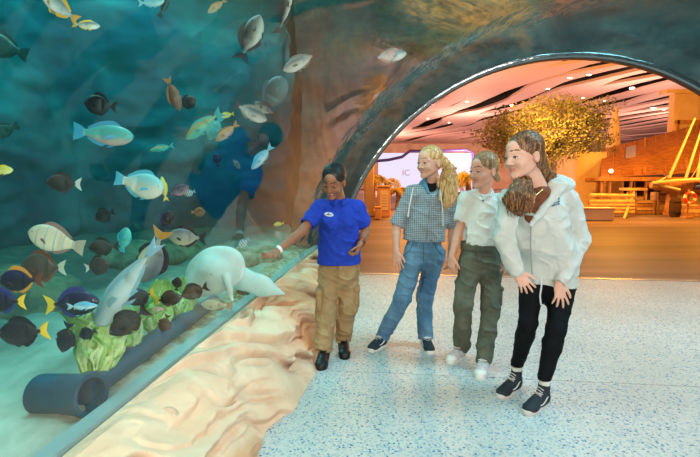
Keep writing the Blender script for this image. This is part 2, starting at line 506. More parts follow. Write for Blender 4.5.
fz = t.node('ShaderNodeMath', operation='MULTIPLY'); t.l.new(a1.outputs['Fac'], fz.inputs[0]); t.l.new(t.ramp(t.noise(6, 4), [(0.30, (0, 0, 0)), (0.50, (1, 1, 1))]), fz.inputs[1])
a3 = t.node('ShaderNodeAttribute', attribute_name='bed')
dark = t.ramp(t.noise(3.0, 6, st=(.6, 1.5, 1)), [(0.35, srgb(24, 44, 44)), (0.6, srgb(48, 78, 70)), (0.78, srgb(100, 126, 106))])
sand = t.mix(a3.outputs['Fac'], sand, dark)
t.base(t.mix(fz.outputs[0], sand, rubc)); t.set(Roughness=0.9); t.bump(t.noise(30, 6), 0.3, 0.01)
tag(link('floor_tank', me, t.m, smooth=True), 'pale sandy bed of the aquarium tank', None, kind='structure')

# ---- tank back wall: artificial rock with the water's teal painted in, one curved surface
def rockwall(name, path, z0, z1, amp, material, nu=220, nz=90, seed=1, scale=0.7, label=''):
    pts = [Vector((*p, 0)) for p in path]
    L = [0]
    for i in range(1, len(pts)): L.append(L[-1] + (pts[i] - pts[i - 1]).length)
    V = np.zeros((nu, nz, 3)); N = np.zeros((nu, nz, 3))
    for i in range(nu):
        d = L[-1] * i / (nu - 1); k = max(j for j in range(len(L)) if L[j] <= d + 1e-9); k = min(k, len(L) - 2)
        f = (d - L[k]) / (L[k + 1] - L[k]); p = pts[k].lerp(pts[k + 1], f); tdir = (pts[k + 1] - pts[k]).normalized()
        for j in range(nz):
            V[i, j] = (p.x, p.y, z0 + (z1 - z0) * j / (nz - 1)); N[i, j] = (tdir.y, -tdir.x, 0)
    n = fbm(V, scale, 5, seed); r = 1 - np.abs(fbm(V, (scale * 1.3, scale * 1.3, scale * 2.2), 4, seed + 9)) * 2
    V = V + N * (amp * n + amp * 0.5 * r)[..., None]
    ii = (np.arange(nu - 1)[:, None] * nz + np.arange(nz - 1)[None]).ravel()
    me = mesh_np(V.reshape(-1, 3), np.stack([ii, ii + nz, ii + nz + 1, ii + 1], 1))
    o = link(name, me, material, smooth=True); tag(o, label, None, kind='structure'); return o


t = NT('tank_rock')
c = t.ramp(t.noise(0.55, 5, st=(1, 1, 1.2), dist=.8), [(0.34, srgb(8, 36, 72)), (0.50, srgb(12, 62, 86)), (0.68, srgb(32, 106, 120))])
c = t.mix(t.ramp(t.noise(2.5, 6, st=(.5, .5, 2)), [(0.4, (0, 0, 0)), (0.75, (.6, .6, .6))]), c, srgb(30, 58, 66))
t.base(c); t.set(Roughness=0.95); t.bump(t.noise(3, 5, st=(.5, .5, 2)), 0.3, 0.04)
def w2(s, w): p = W(s, w); return (p.x, p.y)
rockwall('wall_tank_back', [w2(-9, -5.2), w2(-2.5, -5.4), w2(1.2, -5.2), w2(3.0, -3.6), w2(3.6, -1.9), w2(3.2, -1.15), w2(0.4, -1.0)], 0.2, 5.3, 0.30, t.m, seed=3, label='blue green rock wall at the back of the aquarium tank, water tint painted in')

# ---- rock around the tunnel mouth
def mouth():
    NA, NR = 260, 70
    V = np.zeros((NA, NR, 3))
    for i in range(NA):
        a = math.pi + 0.0 - (math.pi) * i / (NA - 1)
        for j in range(NR):
            f = j / (NR - 1)
            ca, sa = math.cos(a), math.sin(a)
            # outer limit: left edge about 1.05 m beyond the ring, top and right far away
            Rl = (RGL + 0.85 + 0.25 * math.sin(a * 9)) if ca < 0 else 99
            lim = 99
            if ca < -0.02: lim = min(lim, (AXW + 0.86 + 0.08 * math.sin(sa * 9)) / -ca)
            if ca > 0.02: lim = min(lim, 5.0 / ca)
            if sa > 0.02: lim = min(lim, (5.6 - AXZ) / sa)
            R = RIN + 0.06 + (lim - RIN - 0.06) * f ** 1.15
            V[i, j] = (0.0 - 0.0 * f, AXW + R * ca, AXZ + R * sa)
    n = fbm(V, 0.9, 5, 14); r = 1 - np.abs(fbm(V, (1.2, 1.2, 2.4), 4, 19)) * 2
    edge = np.clip(np.linspace(0, 1, NR) * 6, 0, 1)[None]
    V[..., 0] += -0.03 - edge * (0.22 * np.clip(n + .3, -.3, 1) + 0.12 * r)
    left = V[..., 1]
    out = np.clip((np.linspace(0, 1, NR)[None] - 0.85) / 0.15, 0, 1)
    pos = V.reshape(-1, 3)
    Wp = np.stack([BX + pos[:, 0] * UX + pos[:, 1] * UY, BY + pos[:, 0] * UY - pos[:, 1] * UX, pos[:, 2]], 1)
    # outer rim folded back to give the rock its thickness
    rim = V[:, -1].copy(); rim[:, 0] = 0.75
    Wr = np.stack([BX + rim[:, 0] * UX + rim[:, 1] * UY, BY + rim[:, 0] * UY - rim[:, 1] * UX, rim[:, 2]], 1)
    inn = V[:, 0].copy(); inn[:, 0] = 0.75; inn[:, 1] = AXW + (inn[:, 1] - AXW) * 1.14; inn[:, 2] = AXZ + (inn[:, 2] - AXZ) * 1.14
    Wi = np.stack([BX + inn[:, 0] * UX + inn[:, 1] * UY, BY + inn[:, 0] * UY - inn[:, 1] * UX, inn[:, 2]], 1)
    ii = (np.arange(NA - 1)[:, None] * NR + np.arange(NR - 1)[None]).ravel()
    Q = [np.stack([ii, ii + NR, ii + NR + 1, ii + 1], 1)]
    n0 = NA * NR; k = np.arange(NA - 1)
    Q.append(np.stack([k * NR + NR - 1, (k + 1) * NR + NR - 1, n0 + k + 1, n0 + k], 1))
    n1 = n0 + NA
    Q.append(np.stack([n0 + k, n0 + k + 1, n1 + k + 1, n1 + k], 1))
    Q.append(np.stack([n1 + k, n1 + k + 1, (k + 1) * NR, k * NR], 1))
    return mesh_np(np.vstack([Wp, Wr, Wi]), np.vstack(Q))


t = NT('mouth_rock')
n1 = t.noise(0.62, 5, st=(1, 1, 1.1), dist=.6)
c = t.ramp(n1, [(0.30, srgb(30, 44, 50)), (0.46, srgb(62, 70, 70)), (0.60, srgb(92, 98, 94)), (0.69, srgb(166, 112, 78)), (0.78, srgb(110, 90, 76))])  # orange stop paints the hall's reflection onto the rock
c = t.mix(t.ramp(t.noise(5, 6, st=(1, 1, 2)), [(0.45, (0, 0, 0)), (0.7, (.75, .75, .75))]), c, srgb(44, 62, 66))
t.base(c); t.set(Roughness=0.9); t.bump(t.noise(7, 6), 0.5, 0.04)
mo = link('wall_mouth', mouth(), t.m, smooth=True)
tag(mo, 'grey artificial rock around the tunnel mouth with painted orange reflections', None, kind='structure')

# ---- water: absorbs red; fills the tank around the tunnel
t = NT('tank_water')
tr = t.node('ShaderNodeBsdfTransparent'); t.l.new(tr.outputs[0], t.out.inputs['Surface'])
va = t.node('ShaderNodeVolumeAbsorption'); va.inputs['Color'].default_value = (0.10, 0.82, 0.80, 1); va.inputs['Density'].default_value = 0.26
vs = t.node('ShaderNodeVolumeScatter'); vs.inputs['Color'].default_value = (0.22, 0.95, 0.90, 1); vs.inputs['Density'].default_value = 0.010; vs.inputs['Anisotropy'].default_value = 0.2
ad = t.n.new('ShaderNodeAddShader'); t.l.new(va.outputs[0], ad.inputs[0]); t.l.new(vs.outputs[0], ad.inputs[1]); t.l.new(ad.outputs[0], t.out.inputs['Volume'])
WATER = t.m
A = arc(RGL + 0.03, 48)
poly = [(-7.9, 0.15), (A[0][0], 0.15)] + A + [(A[-1][0], 0.15), (10.4, 0.15), (10.4, 5.25), (-7.9, 5.25)]
b = MB(); b.prism([W(-8.4, w, z) for w, z in poly], W(8.4, 0) - W(0, 0))
wt = b.build('tank_water', WATER); tag(wt, 'clear teal water filling the tank around the tunnel', 'water', kind='stuff')
b = MB(); b.prism([W(0.002, -7.9, 0.15), W(0.002, -1.0, 0.15), W(4.8, -1.0, 0.15), W(4.8, -7.9, 0.15)], (0, 0, 5.1))
wt2 = b.build('water_column', WATER, wt)

# outer shell of the tank: far right rock face, roof over the water, rear wall behind the camera
b = MB(); b.box(W(-2, 1.2, 5.42), (19, 15, 0.2), rot=-math.atan2(UX, UY))
tag(b.build('ceiling_tank', mat('tank_lid', srgb(40, 90, 110), rough=.9)), 'dark roof above the aquarium water', None, kind='structure')
rockwall('wall_tank_right', [w2(0.0, 9.8), w2(-9, 9.8)], 0.0, 5.4, 0.4, mat('tank_rock_right', srgb(40, 110, 170), srgb(110, 190, 220), scale=.8, rough=.9), nu=60, nz=40, seed=8, label='blue lit rock wall on the far side of the tunnel')
b = MB(); b.box(W(-9.2, 1.2, 2.6), (19, 0.2, 5.6), rot=-math.atan2(UX, UY))
tag(b.build('wall_rear', mat('rear', srgb(120, 118, 112), rough=.8)), 'plain wall behind the viewer', None, kind='structure')

# ================================================================== THE HALL BEYOND
# ceiling of wavy panels with dark slots between them
def hall_ceiling():
    V = []; F = []; z = 7.0; pitch = 2.3; K = 40
    ts = np.arange(8, 96, 0.6); rr = np.random.RandomState(5)
    mean = 0.9 * np.sin(ts * 0.16) + 0.5 * np.sin(ts * 0.37 + 1)
    gaps = []
    for k in range(K + 1):
        n = np.array([vn(np.array([[t_ / 7.0 + k * 3.7, k * 1.9, 0.5]]), 1, 3)[0] for t_ in ts])
        n2 = np.array([vn(np.array([[t_ / 2.5 + k * 5.1, k * 2.3, 4.5]]), 1, 6)[0] for t_ in ts])
        gaps.append(np.clip((n + 0.16) * 2.4 + n2 * 0.40, 0.0, 0.85))
    for k in range(K):
        xa = -32 + pitch * k; xb = xa + pitch; n0 = len(V)
        for i, t_ in enumerate(ts):
            ox = -0.25 * (t_ - 20) + mean[i]
            l = xa + gaps[k][i] + ox; r = xb - gaps[k + 1][i] * 0.8 + ox
            if r < l + .05: r = l + .05
            V += [(l, t_, z), (r, t_, z), (r, t_, z + 0.16), (l, t_, z + 0.16)]
        for i in range(len(ts) - 1):
            a = n0 + i * 4
            for j in range(4):
                F.append((a + j, a + (j + 1) % 4, a + 4 + (j + 1) % 4, a + 4 + j))
    b = MB(); b.add(V, F)
    t = NT('ceiling_panel'); t.base(srgb(214, 184, 184)); t.set(Roughness=0.7)
    o = b.build('ceiling_hall', t.m); tag(o, 'salmon wavy ceiling panels of the hall', None, kind='structure')
    b = MB(); b.box((8, 52, 9.0), (110, 90, 0.2))
    tag(b.build('ceiling_void', mat('void', srgb(20, 14, 14), rough=1)), 'black void above the ceiling panels', None, kind='structure')


hall_ceiling()
tan = mat('hall_wall', srgb(214, 190, 170), srgb(190, 160, 136), scale=.8, rough=.9)
b = MB(); b.box((8, 74, 4), (120, 0.5, 10)); tag(b.build('wall_hall', tan), 'far end wall of the hall', None, kind='structure')
b = MB(); b.box((-6.5, 40, 4), (0.4, 70, 10)); tag(b.build('wall_hall_left', tan), 'left wall of the hall', None, kind='structure')

# ceiling spotlights in the slots
spotm = emit('spot_glow', (1, 0.85, 0.55, 1), 14)
blackm = mat('black_metal', srgb(20, 18, 18), rough=.5)
sl0 = None
SLB = ['leftmost hall spotlight, low over the glowing screen', 'hall spotlight left of the blonde ponytail top, in the long slot', 'hall spotlight above the fair haired head, in the second slot', 'hall spotlight high in the slot nearest the left of the arch', 'hall spotlight just above the left side of the leafy tree', 'hall spotlight near the arch top, left one of the close pair', 'hall spotlight near the arch top, right one of the close pair', 'hall spotlight right over the top of the leafy tree', 'hall spotlight under the right shoulder of the arch', 'hall spotlight above the shop roof, left one of the pair', 'hall spotlight above the shop roof, right one of the pair', 'hall spotlight in the middle slot over the leaning girl', 'hall spotlight above the right end of the leafy tree', 'hall spotlight over the palms, lowest on the long slot']
for SLI, (px, py) in enumerate([(396, 148), (428, 118), (467, 101), (492, 72), (512, 105), (570, 77), (589, 74), (583, 97), (632, 88), (653, 108), (664, 109), (548, 88), (604, 100), (449, 122)]):
    c = PF(px, py, 7.05)
    if sl0 is None:
        e = empty('ceiling_spotlight', c, SLB[0], 'spotlight', 'spotlights in the hall ceiling slots')
        b = MB(); b.tube([c + Vector((0, 0, 0.02)), c + Vector((0, 0, 0.5))], .17, 12); b.build('housing', blackm, e)
        b = MB(); b.sphere(c, (.15, .15, .08)); b.build('lamp_lens', spotm, e); sl0 = e
    else:
        r = sl0.copy(); COL.objects.link(r); r.location = c; r['label'] = SLB[SLI]
        for ch in sl0.children:
            d = ch.copy(); COL.objects.link(d); d.parent = r

# luminous screen
e = empty('display_screen', P(430, 195, 42), 'large glowing lavender white screen far off behind the palms', 'screen')
b = MB(); a0, a1 = P(378, 192, 42), P(473, 153, 42)
w = a1.x - a0.x; hh = a1.z - a0.z
b.box(((a0.x + a1.x) / 2, 42, (a0.z + a1.z) / 2), (w, 0.1, hh)); b.build('panel', emit('screen_glow', srgb(228, 222, 250), 1.05), e)
b = MB()
fr_ = [P(376, 161, 41.8), P(388, 160, 41.8), P(402, 157, 41.8), P(410, 151, 41.8), P(440, 151, 41.8), P(466, 150, 41.8), P(473, 153, 41.8), P(474, 190, 41.8)]
b.tube(fr_, .13, 8); b.build('frame', mat('violet', srgb(60, 50, 120), rough=.5), e, smooth=True)


def text_obj(name, body, loc, size, material, parent=None, rot=(math.pi / 2, 0, 0), ext=0.002):
    cu = bpy.data.curves.new(name, 'FONT'); cu.body = body; cu.size = size; cu.align_x = 'CENTER'; cu.align_y = 'CENTER'; cu.extrude = ext
    tmp = bpy.data.objects.new('tmp', cu); COL.objects.link(tmp)
    dg = bpy.context.evaluated_depsgraph_get(); me = bpy.data.meshes.new_from_object(tmp.evaluated_get(dg))
    bpy.data.objects.remove(tmp)
    me.transform(Matrix.LocRotScale(Vector(loc), Matrix.Rotation(rot[2], 3, 'Z') @ Matrix.Rotation(rot[0], 3, 'X'), None))
    me.materials.clear()
    return link(name, me, material, parent)


for px_ in (384, 428, 466):
    b = MB(); q_ = P(px_, 190, 42.3); b.box((q_.x, 42.35, q_.z / 2 + .3), (.3, .3, q_.z + .6)); b.build('post', blackm, e)
text_obj('lettering', 'IC', P(406, 173, 41.9), 0.75, mat('grey_text', srgb(150, 150, 170)), e)

# ---- palms
leafm = mat('palm_leaf', srgb(176, 160, 96), srgb(140, 120, 60), scale=3, rough=.7)
barkm = mat('bark', srgb(150, 116, 84), srgb(100, 74, 52), scale=6, rough=.9)


def palm(c, hgt, r, label, seed):
    rr = random.Random(seed); base = Vector((c.x, c.y, 0))
    e = empty('palm_tree', base, label, 'palm tree', 'palms in front of the glowing screen')
    b = MB(); b.tube([base, base + Vector((.05, 0, hgt * .5)), base + Vector((0, 0, hgt))], [.16, .13, .11], 10); b.build('trunk', barkm, e, smooth=True)
    b = MB(); top = base + Vector((0, 0, hgt))
    for k in range(26):
        a = rr.uniform(0, 6.28); up = rr.uniform(-0.2, 1.0); L = r * rr.uniform(.8, 1.1)
        d = Vector((math.cos(a), math.sin(a), 0)); side = Vector((-d.y, d.x, 0))
        pts = []
        for i in range(8):
            f = i / 7
            pts.append(top + d * L * f * (1 - 0.15 * f) + Vector((0, 0, L * (up * f - (0.5 + up * .7) * f * f))))
        b.tube(pts, [.02] * 8, 4, cap=False)
        for i in range(1, 8):
            for j in range(2):
                p = pts[i] if j == 0 else (pts[i] + pts[i - 1]) / 2
                f = i / 7; ll = r * .38 * math.sin(math.pi * min(1, .25 + f * .72))
                for sg in (-1, 1):
                    tip = p + side * sg * ll * .8 + d * ll * .6 + Vector((0, 0, -ll * .35))
                    b.add([p - d * .025, p + d * .025, tip, p + Vector((0, 0, .02))], [(0, 1, 2), (1, 3, 2), (3, 0, 2), (0, 3, 1)])
    b.build('fronds', leafm, e)


for i, (px, py, Y, r, lb) in enumerate([
    (372, 178, 23, .85, 'orange lit palm nearest the left edge of the tunnel mouth'),
    (386, 181, 26, 1.0, 'orange lit palm behind the small kiosk'),
    (398, 190, 23, .8, 'orange lit palm between the kiosk and the girl in the checked hoodie'),
    (455, 183, 24, 1.0, 'orange lit palm behind the ponytail of the girl in the checked hoodie'),
    (468, 176, 20, .9, 'orange lit palm just left of the face of the person in the white tee')]):
    c = P(px, py, Y); palm(c, c.z, r, lb, i + 3)

# ---- kiosk
kc = PF(384, 217); e = empty('kiosk', kc, 'small orange lit kiosk with a pale panel under the palms', 'kiosk')
k1 = P(378, 187, kc.y); k2 = P(391, 187, kc.y); kw = k2.x - k1.x
orangew = mat('kiosk_paint', srgb(226, 170, 120), rough=.7)
b = MB(); b.box((kc.x, kc.y + .25, k1.z / 2), (kw, .5, k1.z), bev=.02); b.build('body', orangew, e)
b = MB(); b.box((kc.x, kc.y - .015, k1.z * .56), (kw * .62, .02, k1.z * .66)); pn_ = b.build('panel', mat('kiosk_panel', srgb(240, 222, 200), rough=.6), e)
b = MB()
for j in range(5): b.box((kc.x, kc.y - .03, k1.z * (.36 + .09 * j)), (kw * .4, .01, .02))
b.build('lettering', mat('kiosk_text', srgb(190, 140, 110)), pn_)
b = MB(); b.box((kc.x, kc.y + .25, k1.z + .03), (kw * 1.12, .6, .06)); b.build('cap', orangew, e)
b = MB(); c = PF(378, 219); b.box((c.x, c.y, .2), (.22, .22, .4), bev=.02); b.box((c.x, c.y, .42), (.26, .26, .04), bev=.01)
tag(b.build('waste_bin', mat('bin', srgb(236, 170, 110), rough=.6)), 'small orange lit bin beside the kiosk', 'bin')
b = MB(); c = P(369, 215, 18); b.box((c.x, 18, 1.1), (.35, .5, 2.2), bev=.03); b.box((c.x, 18, 2.25), (.5, .65, .12), bev=.02); b.box((c.x, 18, .12), (.48, .62, .24), bev=.02)
tag(b.build('pillar', tan), 'tan square pillar beside the left foot of the tunnel mouth', 'pillar')

# ---- big leafy tree behind the girls
tc = Vector((P(545, 130, 11.5).x, 11.5, 0))
e = empty('leafy_tree', tc, 'broad bushy tree with olive and orange lit leaves behind the girls', 'tree')
b = MB(); cz = P(545, 132, 11.5).z
b.tube([tc, tc + Vector((.05, 0, .9)), tc + Vector((-.05, .1, cz - .5))], [.15, .12, .10], 10)
rr = random.Random(4); tips = []
for k in range(26):
    a = rr.uniform(0, 6.28); up = rr.uniform(-.25, 1)
    L = 1.0
    dx = math.cos(a) * 1.30 * L; dy = math.sin(a) * 1.0; dz = .55 * up
    st = tc + Vector((-.03, .08, cz - .6)); en = tc + Vector((dx, dy, cz - .05 + dz)); mid = st.lerp(en, .5) + Vector((0, 0, .12))
    b.tube([st, mid, en], [.05, .03, .012], 6); tips.append(en)
b.build('trunk', barkm, e, smooth=True)
V = []; F = []
nl = 15000
for k in range(nl):
    u_ = rr.gauss(0, 1); v_2 = rr.gauss(0, 1); w_ = rr.gauss(0, 1); n_ = math.sqrt(u_ * u_ + v_2 * v_2 + w_ * w_) + 1e-6
    R_ = (0.35 + .65 * rr.random() ** .5)
    d = Vector((u_, v_2, w_)) / n_
    lump = 1 + .20 * math.sin(d.x * 5 + 1) * math.cos(d.z * 6) + .12 * math.sin(d.x * 13 + d.y * 9) + .10 * math.sin(d.z * 17 + d.x * 7)
    c = tc + Vector((d.x * 1.52 * R_ * lump, d.y * 1.15 * R_ * lump, cz + d.z * .78 * R_ * lump + .06 * math.sin(d.x * 4)))
    if d.x > .3: c.z += .22 * (d.x - .3)
    else: c.z -= .12 * abs(d.x)
    q_ = Vector((rr.uniform(-1, 1), rr.uniform(-1, 1), rr.uniform(-1, 1))).normalized(); o_ = q_.orthogonal()
    L = .065 * rr.uniform(.6, 1.2); wl = L * .3; n0 = len(V)
    V += [c - q_ * L * .5, c + o_ * wl, c + q_ * L * .6, c - o_ * wl + q_.cross(o_) * .01]; F.append((n0, n0 + 1, n0 + 2)); F.append((n0, n0 + 2, n0 + 3))
me = mesh_from(V, F); link('foliage', me, mat('tree_leaf', srgb(214, 190, 100), srgb(140, 130, 70), scale=2.2, rough=.8, lo=.42, hi=.58), e)

# ---- wooden shop building
BYB = 20.4
wood = mat('plank_wood', srgb(190, 140, 100), srgb(140, 94, 62), scale=5, rough=.75, st=(6, 1, .6), bump=.3)
wood2 = mat('pale_wood', srgb(222, 190, 150), srgb(190, 150, 110), scale=4, rough=.75, st=(1, 1, 6))
darkw = mat('dark_opening', srgb(60, 34, 24), rough=.8)
e = empty('shop_building', Vector((P(650, 215, BYB).x, BYB, 0)), 'rustic wooden shop with a plank roof and porch at the far right of the hall', 'building')
def pp(px, py, Y=BYB): return P(px, py, Y)
def boxpx(b, x0, y0, x1, y1, Y, th, bev=0):
    a, c = P(x0, y1, Y), P(x1, y0, Y)
    b.box(((a.x + c.x) / 2, Y + th / 2, (a.z + c.z) / 2), (c.x - a.x, th, c.z - a.z), bev=bev)
b = MB(); boxpx(b, 574, 152, 607, 216, BYB + 1.2, 2); b.build('side_wall', tan, e)
b = MB(); boxpx(b, 604, 176, 760, 216, BYB + 1.0, .2); b.build('front_wall', wood2, e)
b = MB(); boxpx(b, 669, 92, 770, 180, BYB + 2.4, .4); boxpx(b, 667, 89, 772, 93, BYB + 2.25, .6); b.build('upper_block', tan, e)
fr0 = MB()
for r_ in ((676, 120, 680, 145), (676, 120, 735, 124), (731, 120, 735, 145), (676, 142, 735, 146)): boxpx(fr0, *r_, BYB + 2.3, .15)
fo = fr0.build('window_frame', wood, e)
b = MB(); boxpx(b, 687, 130, 700, 138, BYB + 2.34, .05); b.build('shutter', mat('red_shutter', srgb(130, 50, 30), rough=.7), fo)
# plank roof, sloping
A_, B_, C_, D_ = P(601, 178, BYB - .3), P(770, 168, BYB - .3), P(770, 108, BYB + 2.0), P(603, 151, BYB + 2.0)
b = MB(); nrm = Vector((0, .04, .08)); b.prism([A_, B_, C_, D_], nrm); roof = b.build('roof', mat('roof_planks', srgb(176, 118, 76), srgb(120, 76, 46), scale=7, rough=.7, st=(.4, 1, 5)), e)
b = MB()
for k in range(1, 16):
    f = k / 16; p0 = A_.lerp(B_, f); p1 = D_.lerp(C_, f)
    up = Vector((0, -.06, .10)); b.tube([p0 + up, p1 + up], .028 if k % 4 else .06, 6)
b.build('roof_batten', wood, roof)
def roofq(u0, v0, u1, v1, off=.12):
    f = lambda u, v: A_.lerp(B_, u).lerp(D_.lerp(C_, u), v) + Vector((0, -.02 - off, .03 + off))
    return [f(u0, v0), f(u1, v0), f(u1, v1), f(u0, v1)]
for q_ in ((.13, .45, .19, .80), (.33, .42, .36, .58), (.38, .5, .41, .64)):
    b = MB(); b.prism(roofq(*q_), (0, .02, .03)); b.build('skylight', mat('skylight_glass', srgb(150, 150, 235), rough=.25), roof)
# spire
b = MB(); cx = P(613, 150, BYB + 3).x; 
zz = [P(613, y_, BYB + 3).z for y_ in (180, 150, 132, 122, 112, 106)]
b.tube([(cx, BYB + 3, z_) for z_ in zz], [.36, .34, .27, .2, .13, .03], 10); b.build('spire', tan, e)
# porch
b = MB(); boxpx(b, 599, 177, 762, 181, BYB - .35, .18); b.build('porch_beam', wood, e)
for px in (602, 610, 631, 646, 672, 708):
    b = MB(); boxpx(b, px - 1.6, 181, px + 1.6, 216, BYB - .3, .14); b.build('porch_post', wood, e)
for (x0, y0, x1, y1) in ((624, 181, 634, 196), (636, 180, 645, 196)):
    b = MB(); boxpx(b, x0, y0, x1, y1, BYB + .95, .08); fo = b.build('doorway', darkw, e)
    b = MB(); boxpx(b, x0 - 1, y0 - 1, x0, y1, BYB + .9, .1); boxpx(b, x1, y0 - 1, x1 + 1, y1, BYB + .9, .1); boxpx(b, x0 - 1, y0 - 1.5, x1 + 1, y0, BYB + .9, .1); b.build('door_frame', wood2, fo)
b = MB(); c = P(657, 189, BYB + .95)
pl = [c + Vector((math.cos(a) * .42, 0, math.sin(a) * .42)) for a in [math.pi * i / 12 for i in range(13)]]; pl = [c + Vector((.42, 0, -.5))] + pl + [c + Vector((-.42, 0, -.5))]
b.prism(pl, (0, .05, 0)); b.build('arched_opening', darkw, e)
b = MB(); lp = P(611, 171, BYB - .5); b.sphere(lp, .08); b.build('lamp', emit('warm_bulb', (1, .8, .4, 1), 9), e)
b = MB(); boxpx(b, 596, 182, 600, 205, BYB + 1.1, .1); boxpx(b, 586, 178, 603, 181, BYB + 1.1, .1); b.build('timber_panel', wood, e)

# fence of logs, bench block
e = empty('log_fence', Vector((P(615, 212, 17.6).x, 17.6, 0)), 'low orange lit fence of stacked logs in front of the shop porch', 'fence')
for k, y_ in enumerate((198, 201.5, 205, 208.5, 212)):
    b = MB(); p0 = P(590, y_ - (3 if k == 0 else 0), 17.6); p1 = P(634, y_ - (0 if k else 2), 17.6); p0.z = max(p0.z, .07); p1.z = max(p1.z, .07)
    b.tube([p0, p1], .07, 8); b.build('log', wood2, e, smooth=True)
for px in (590, 612, 634):
    b = MB(); c = P(px, 200, 17.72); b.tube([(c.x, 17.75, 0), (c.x, 17.75, .6)], .06, 8); b.build('post', wood, e, smooth=True)
c = PF(598, 221); b = MB(); b.box((c.x, c.y + .3, .2), (1.15, .5, .40), bev=.03); b.box((c.x, c.y + .3, .42), (1.2, .55, .05), bev=.01)
tag(b.build('stone_bench', mat('pink_stone', srgb(214, 190, 188), rough=.7)), 'pale pink stone block bench just right of the leaning girl', 'bench')

# white market stall frame
e = empty('market_stall', PF(636, 214), 'pale wooden market stall frame with a slanted board', 'stall'); Ys = PF(636, 214).y
b = MB(); boxpx(b, 626, 188, 648, 190.5, Ys, .5); b.build('counter', wood2, e)
for px in (627.5, 636, 646.5):
    b = MB(); boxpx(b, px - 1, 190, px + 1, 213, Ys + .1, .08); b.build('leg', wood2, e)
b = MB(); b.tube([PF(624, 219), P(634, 192, Ys)], .045, 6); b.build('brace', wood2, e)

def crate(px0, py0, px1, py1, label, m, n=4, name='wooden_crate'):
    c = PF((px0 + px1) / 2, py1); Y = c.y; a = P(px0, py1, Y); d = P(px1, py0, Y); w = d.x - a.x; h = d.z
    e = empty(name, c, label, 'crate', 'crates in front of the shop')
    b = MB(); b.box((c.x, Y + w * .35, h / 2), (w * .96, w * .66, h * .97)); b.build('body', m, e)
    for k in range(n):
        b = MB(); b.box((c.x, Y + .01, h * (k + .5) / n), (w, .03, h / n * .82)); b.build('slat', wood2 if k % 2 else wood, e)
    for sx in (-1, 1):
        b = MB(); b.box((c.x + sx * w * .46, Y - .015, h / 2), (w * .08, .03, h)); b.build('corner_post', wood, e)
crate(634, 200, 655, 214, 'dark slatted crate under the market stall', darkw)
crate(656, 192, 676, 214, 'tall pale plank crate right of the market stall', wood2, 5)
crate(681, 205, 702, 217, 'low plank crate under the life ring', wood2, 3)
e = empty('barrel', PF(678, 217), 'dark wooden barrel between two crates', 'barrel'); c = PF(678, 217)
b = MB(); b.tube([(c.x, c.y + .2, z_) for z_ in (0, .15, .4, .6, .72)], [.15, .19, .2, .18, .15], 14); b.build('staves', darkw, e, smooth=True)
for z_ in (.16, .56):
    b = MB(); b.tube([(c.x, c.y + .2, z_ - .02), (c.x, c.y + .2, z_ + .02)], .205, 14); b.build('hoop', blackm, e)

# boat with masts and rigging
Yb = 18.3
e = empty('wooden_boat', Vector((P(700, 200, Yb).x, Yb, 0)), 'cream wooden boat with raked spars at the right edge of the hall', 'boat')
cream = mat('cream_wood', srgb(196, 176, 150), rough=.6)
b = MB(); V = []; F = []
for i in range(15):
    f = i / 14; c = P(654 + 86 * f, 183 - 2.5 * math.sin(f * math.pi) * 0 - 2 * f, Yb); wd_ = .55 * math.sin(math.pi * min(1, f * .85 + .06)) + .04
    dep = .42 * math.sin(math.pi * min(.9, f * .8 + .12)) + .05
    for (yy, zz_) in ((-wd_, 0), (-wd_ * .85, -dep * .55), (-wd_ * .35, -dep), (wd_ * .35, -dep), (wd_ * .85, -dep * .55), (wd_, 0), (wd_ * .8, .02), (-wd_ * .8, .02)):
        V.append(c + Vector((0, yy + .2, zz_)))
for i in range(14):
    for j in range(8): F.append((i * 8 + j, i * 8 + (j + 1) % 8, i * 8 + 8 + (j + 1) % 8, i * 8 + 8 + j))
F.append(tuple(range(8))); F.append(tuple(14 * 8 + j for j in range(8)))
b.add(V, F); b.build('hull', wood, e, smooth=True)
b = MB(); b.tube([P(652, 183, Yb - .3), P(676, 180.5, Yb - .5), P(730, 178, Yb - .5)], .06, 8); b.tube([P(656, 184, Yb - .2), P(680, 190, Yb - .5)], .05, 8); b.build('gunwale', cream, e, smooth=True)
for (x0, y0, x1, y1) in ((669, 178, 695, 118), (685, 180, 702, 128), (697, 180, 707, 120), (651, 186, 668, 176)):
    b = MB(); b.tube([P(x0, y0, Yb - .25), P(x1, y1, Yb - .1)], [.055, .035], 8); b.build('spar', cream, e, smooth=True)
b = MB(); b.tube([P(745, 190, Yb), P(745, 85, Yb)], .07, 8); b.build('mast', wood, e, smooth=True)
b = MB()
for k in range(5): b.tube([P(745, 88, Yb), P(690 + 9 * k, 180, Yb - .4)], .012, 4)
b.build('rigging', cream, e)
for px in (672, 728):
    b = MB(); c = P(px, 195, Yb + .2); b.prism([(c.x - .25, c.y - .1, 0), (c.x + .25, c.y - .1, 0), (c.x + .12, c.y - .1, c.z + .25), (c.x - .12, c.y - .1, c.z + .25)], (0, .2, 0)); b.build('cradle', wood, e)

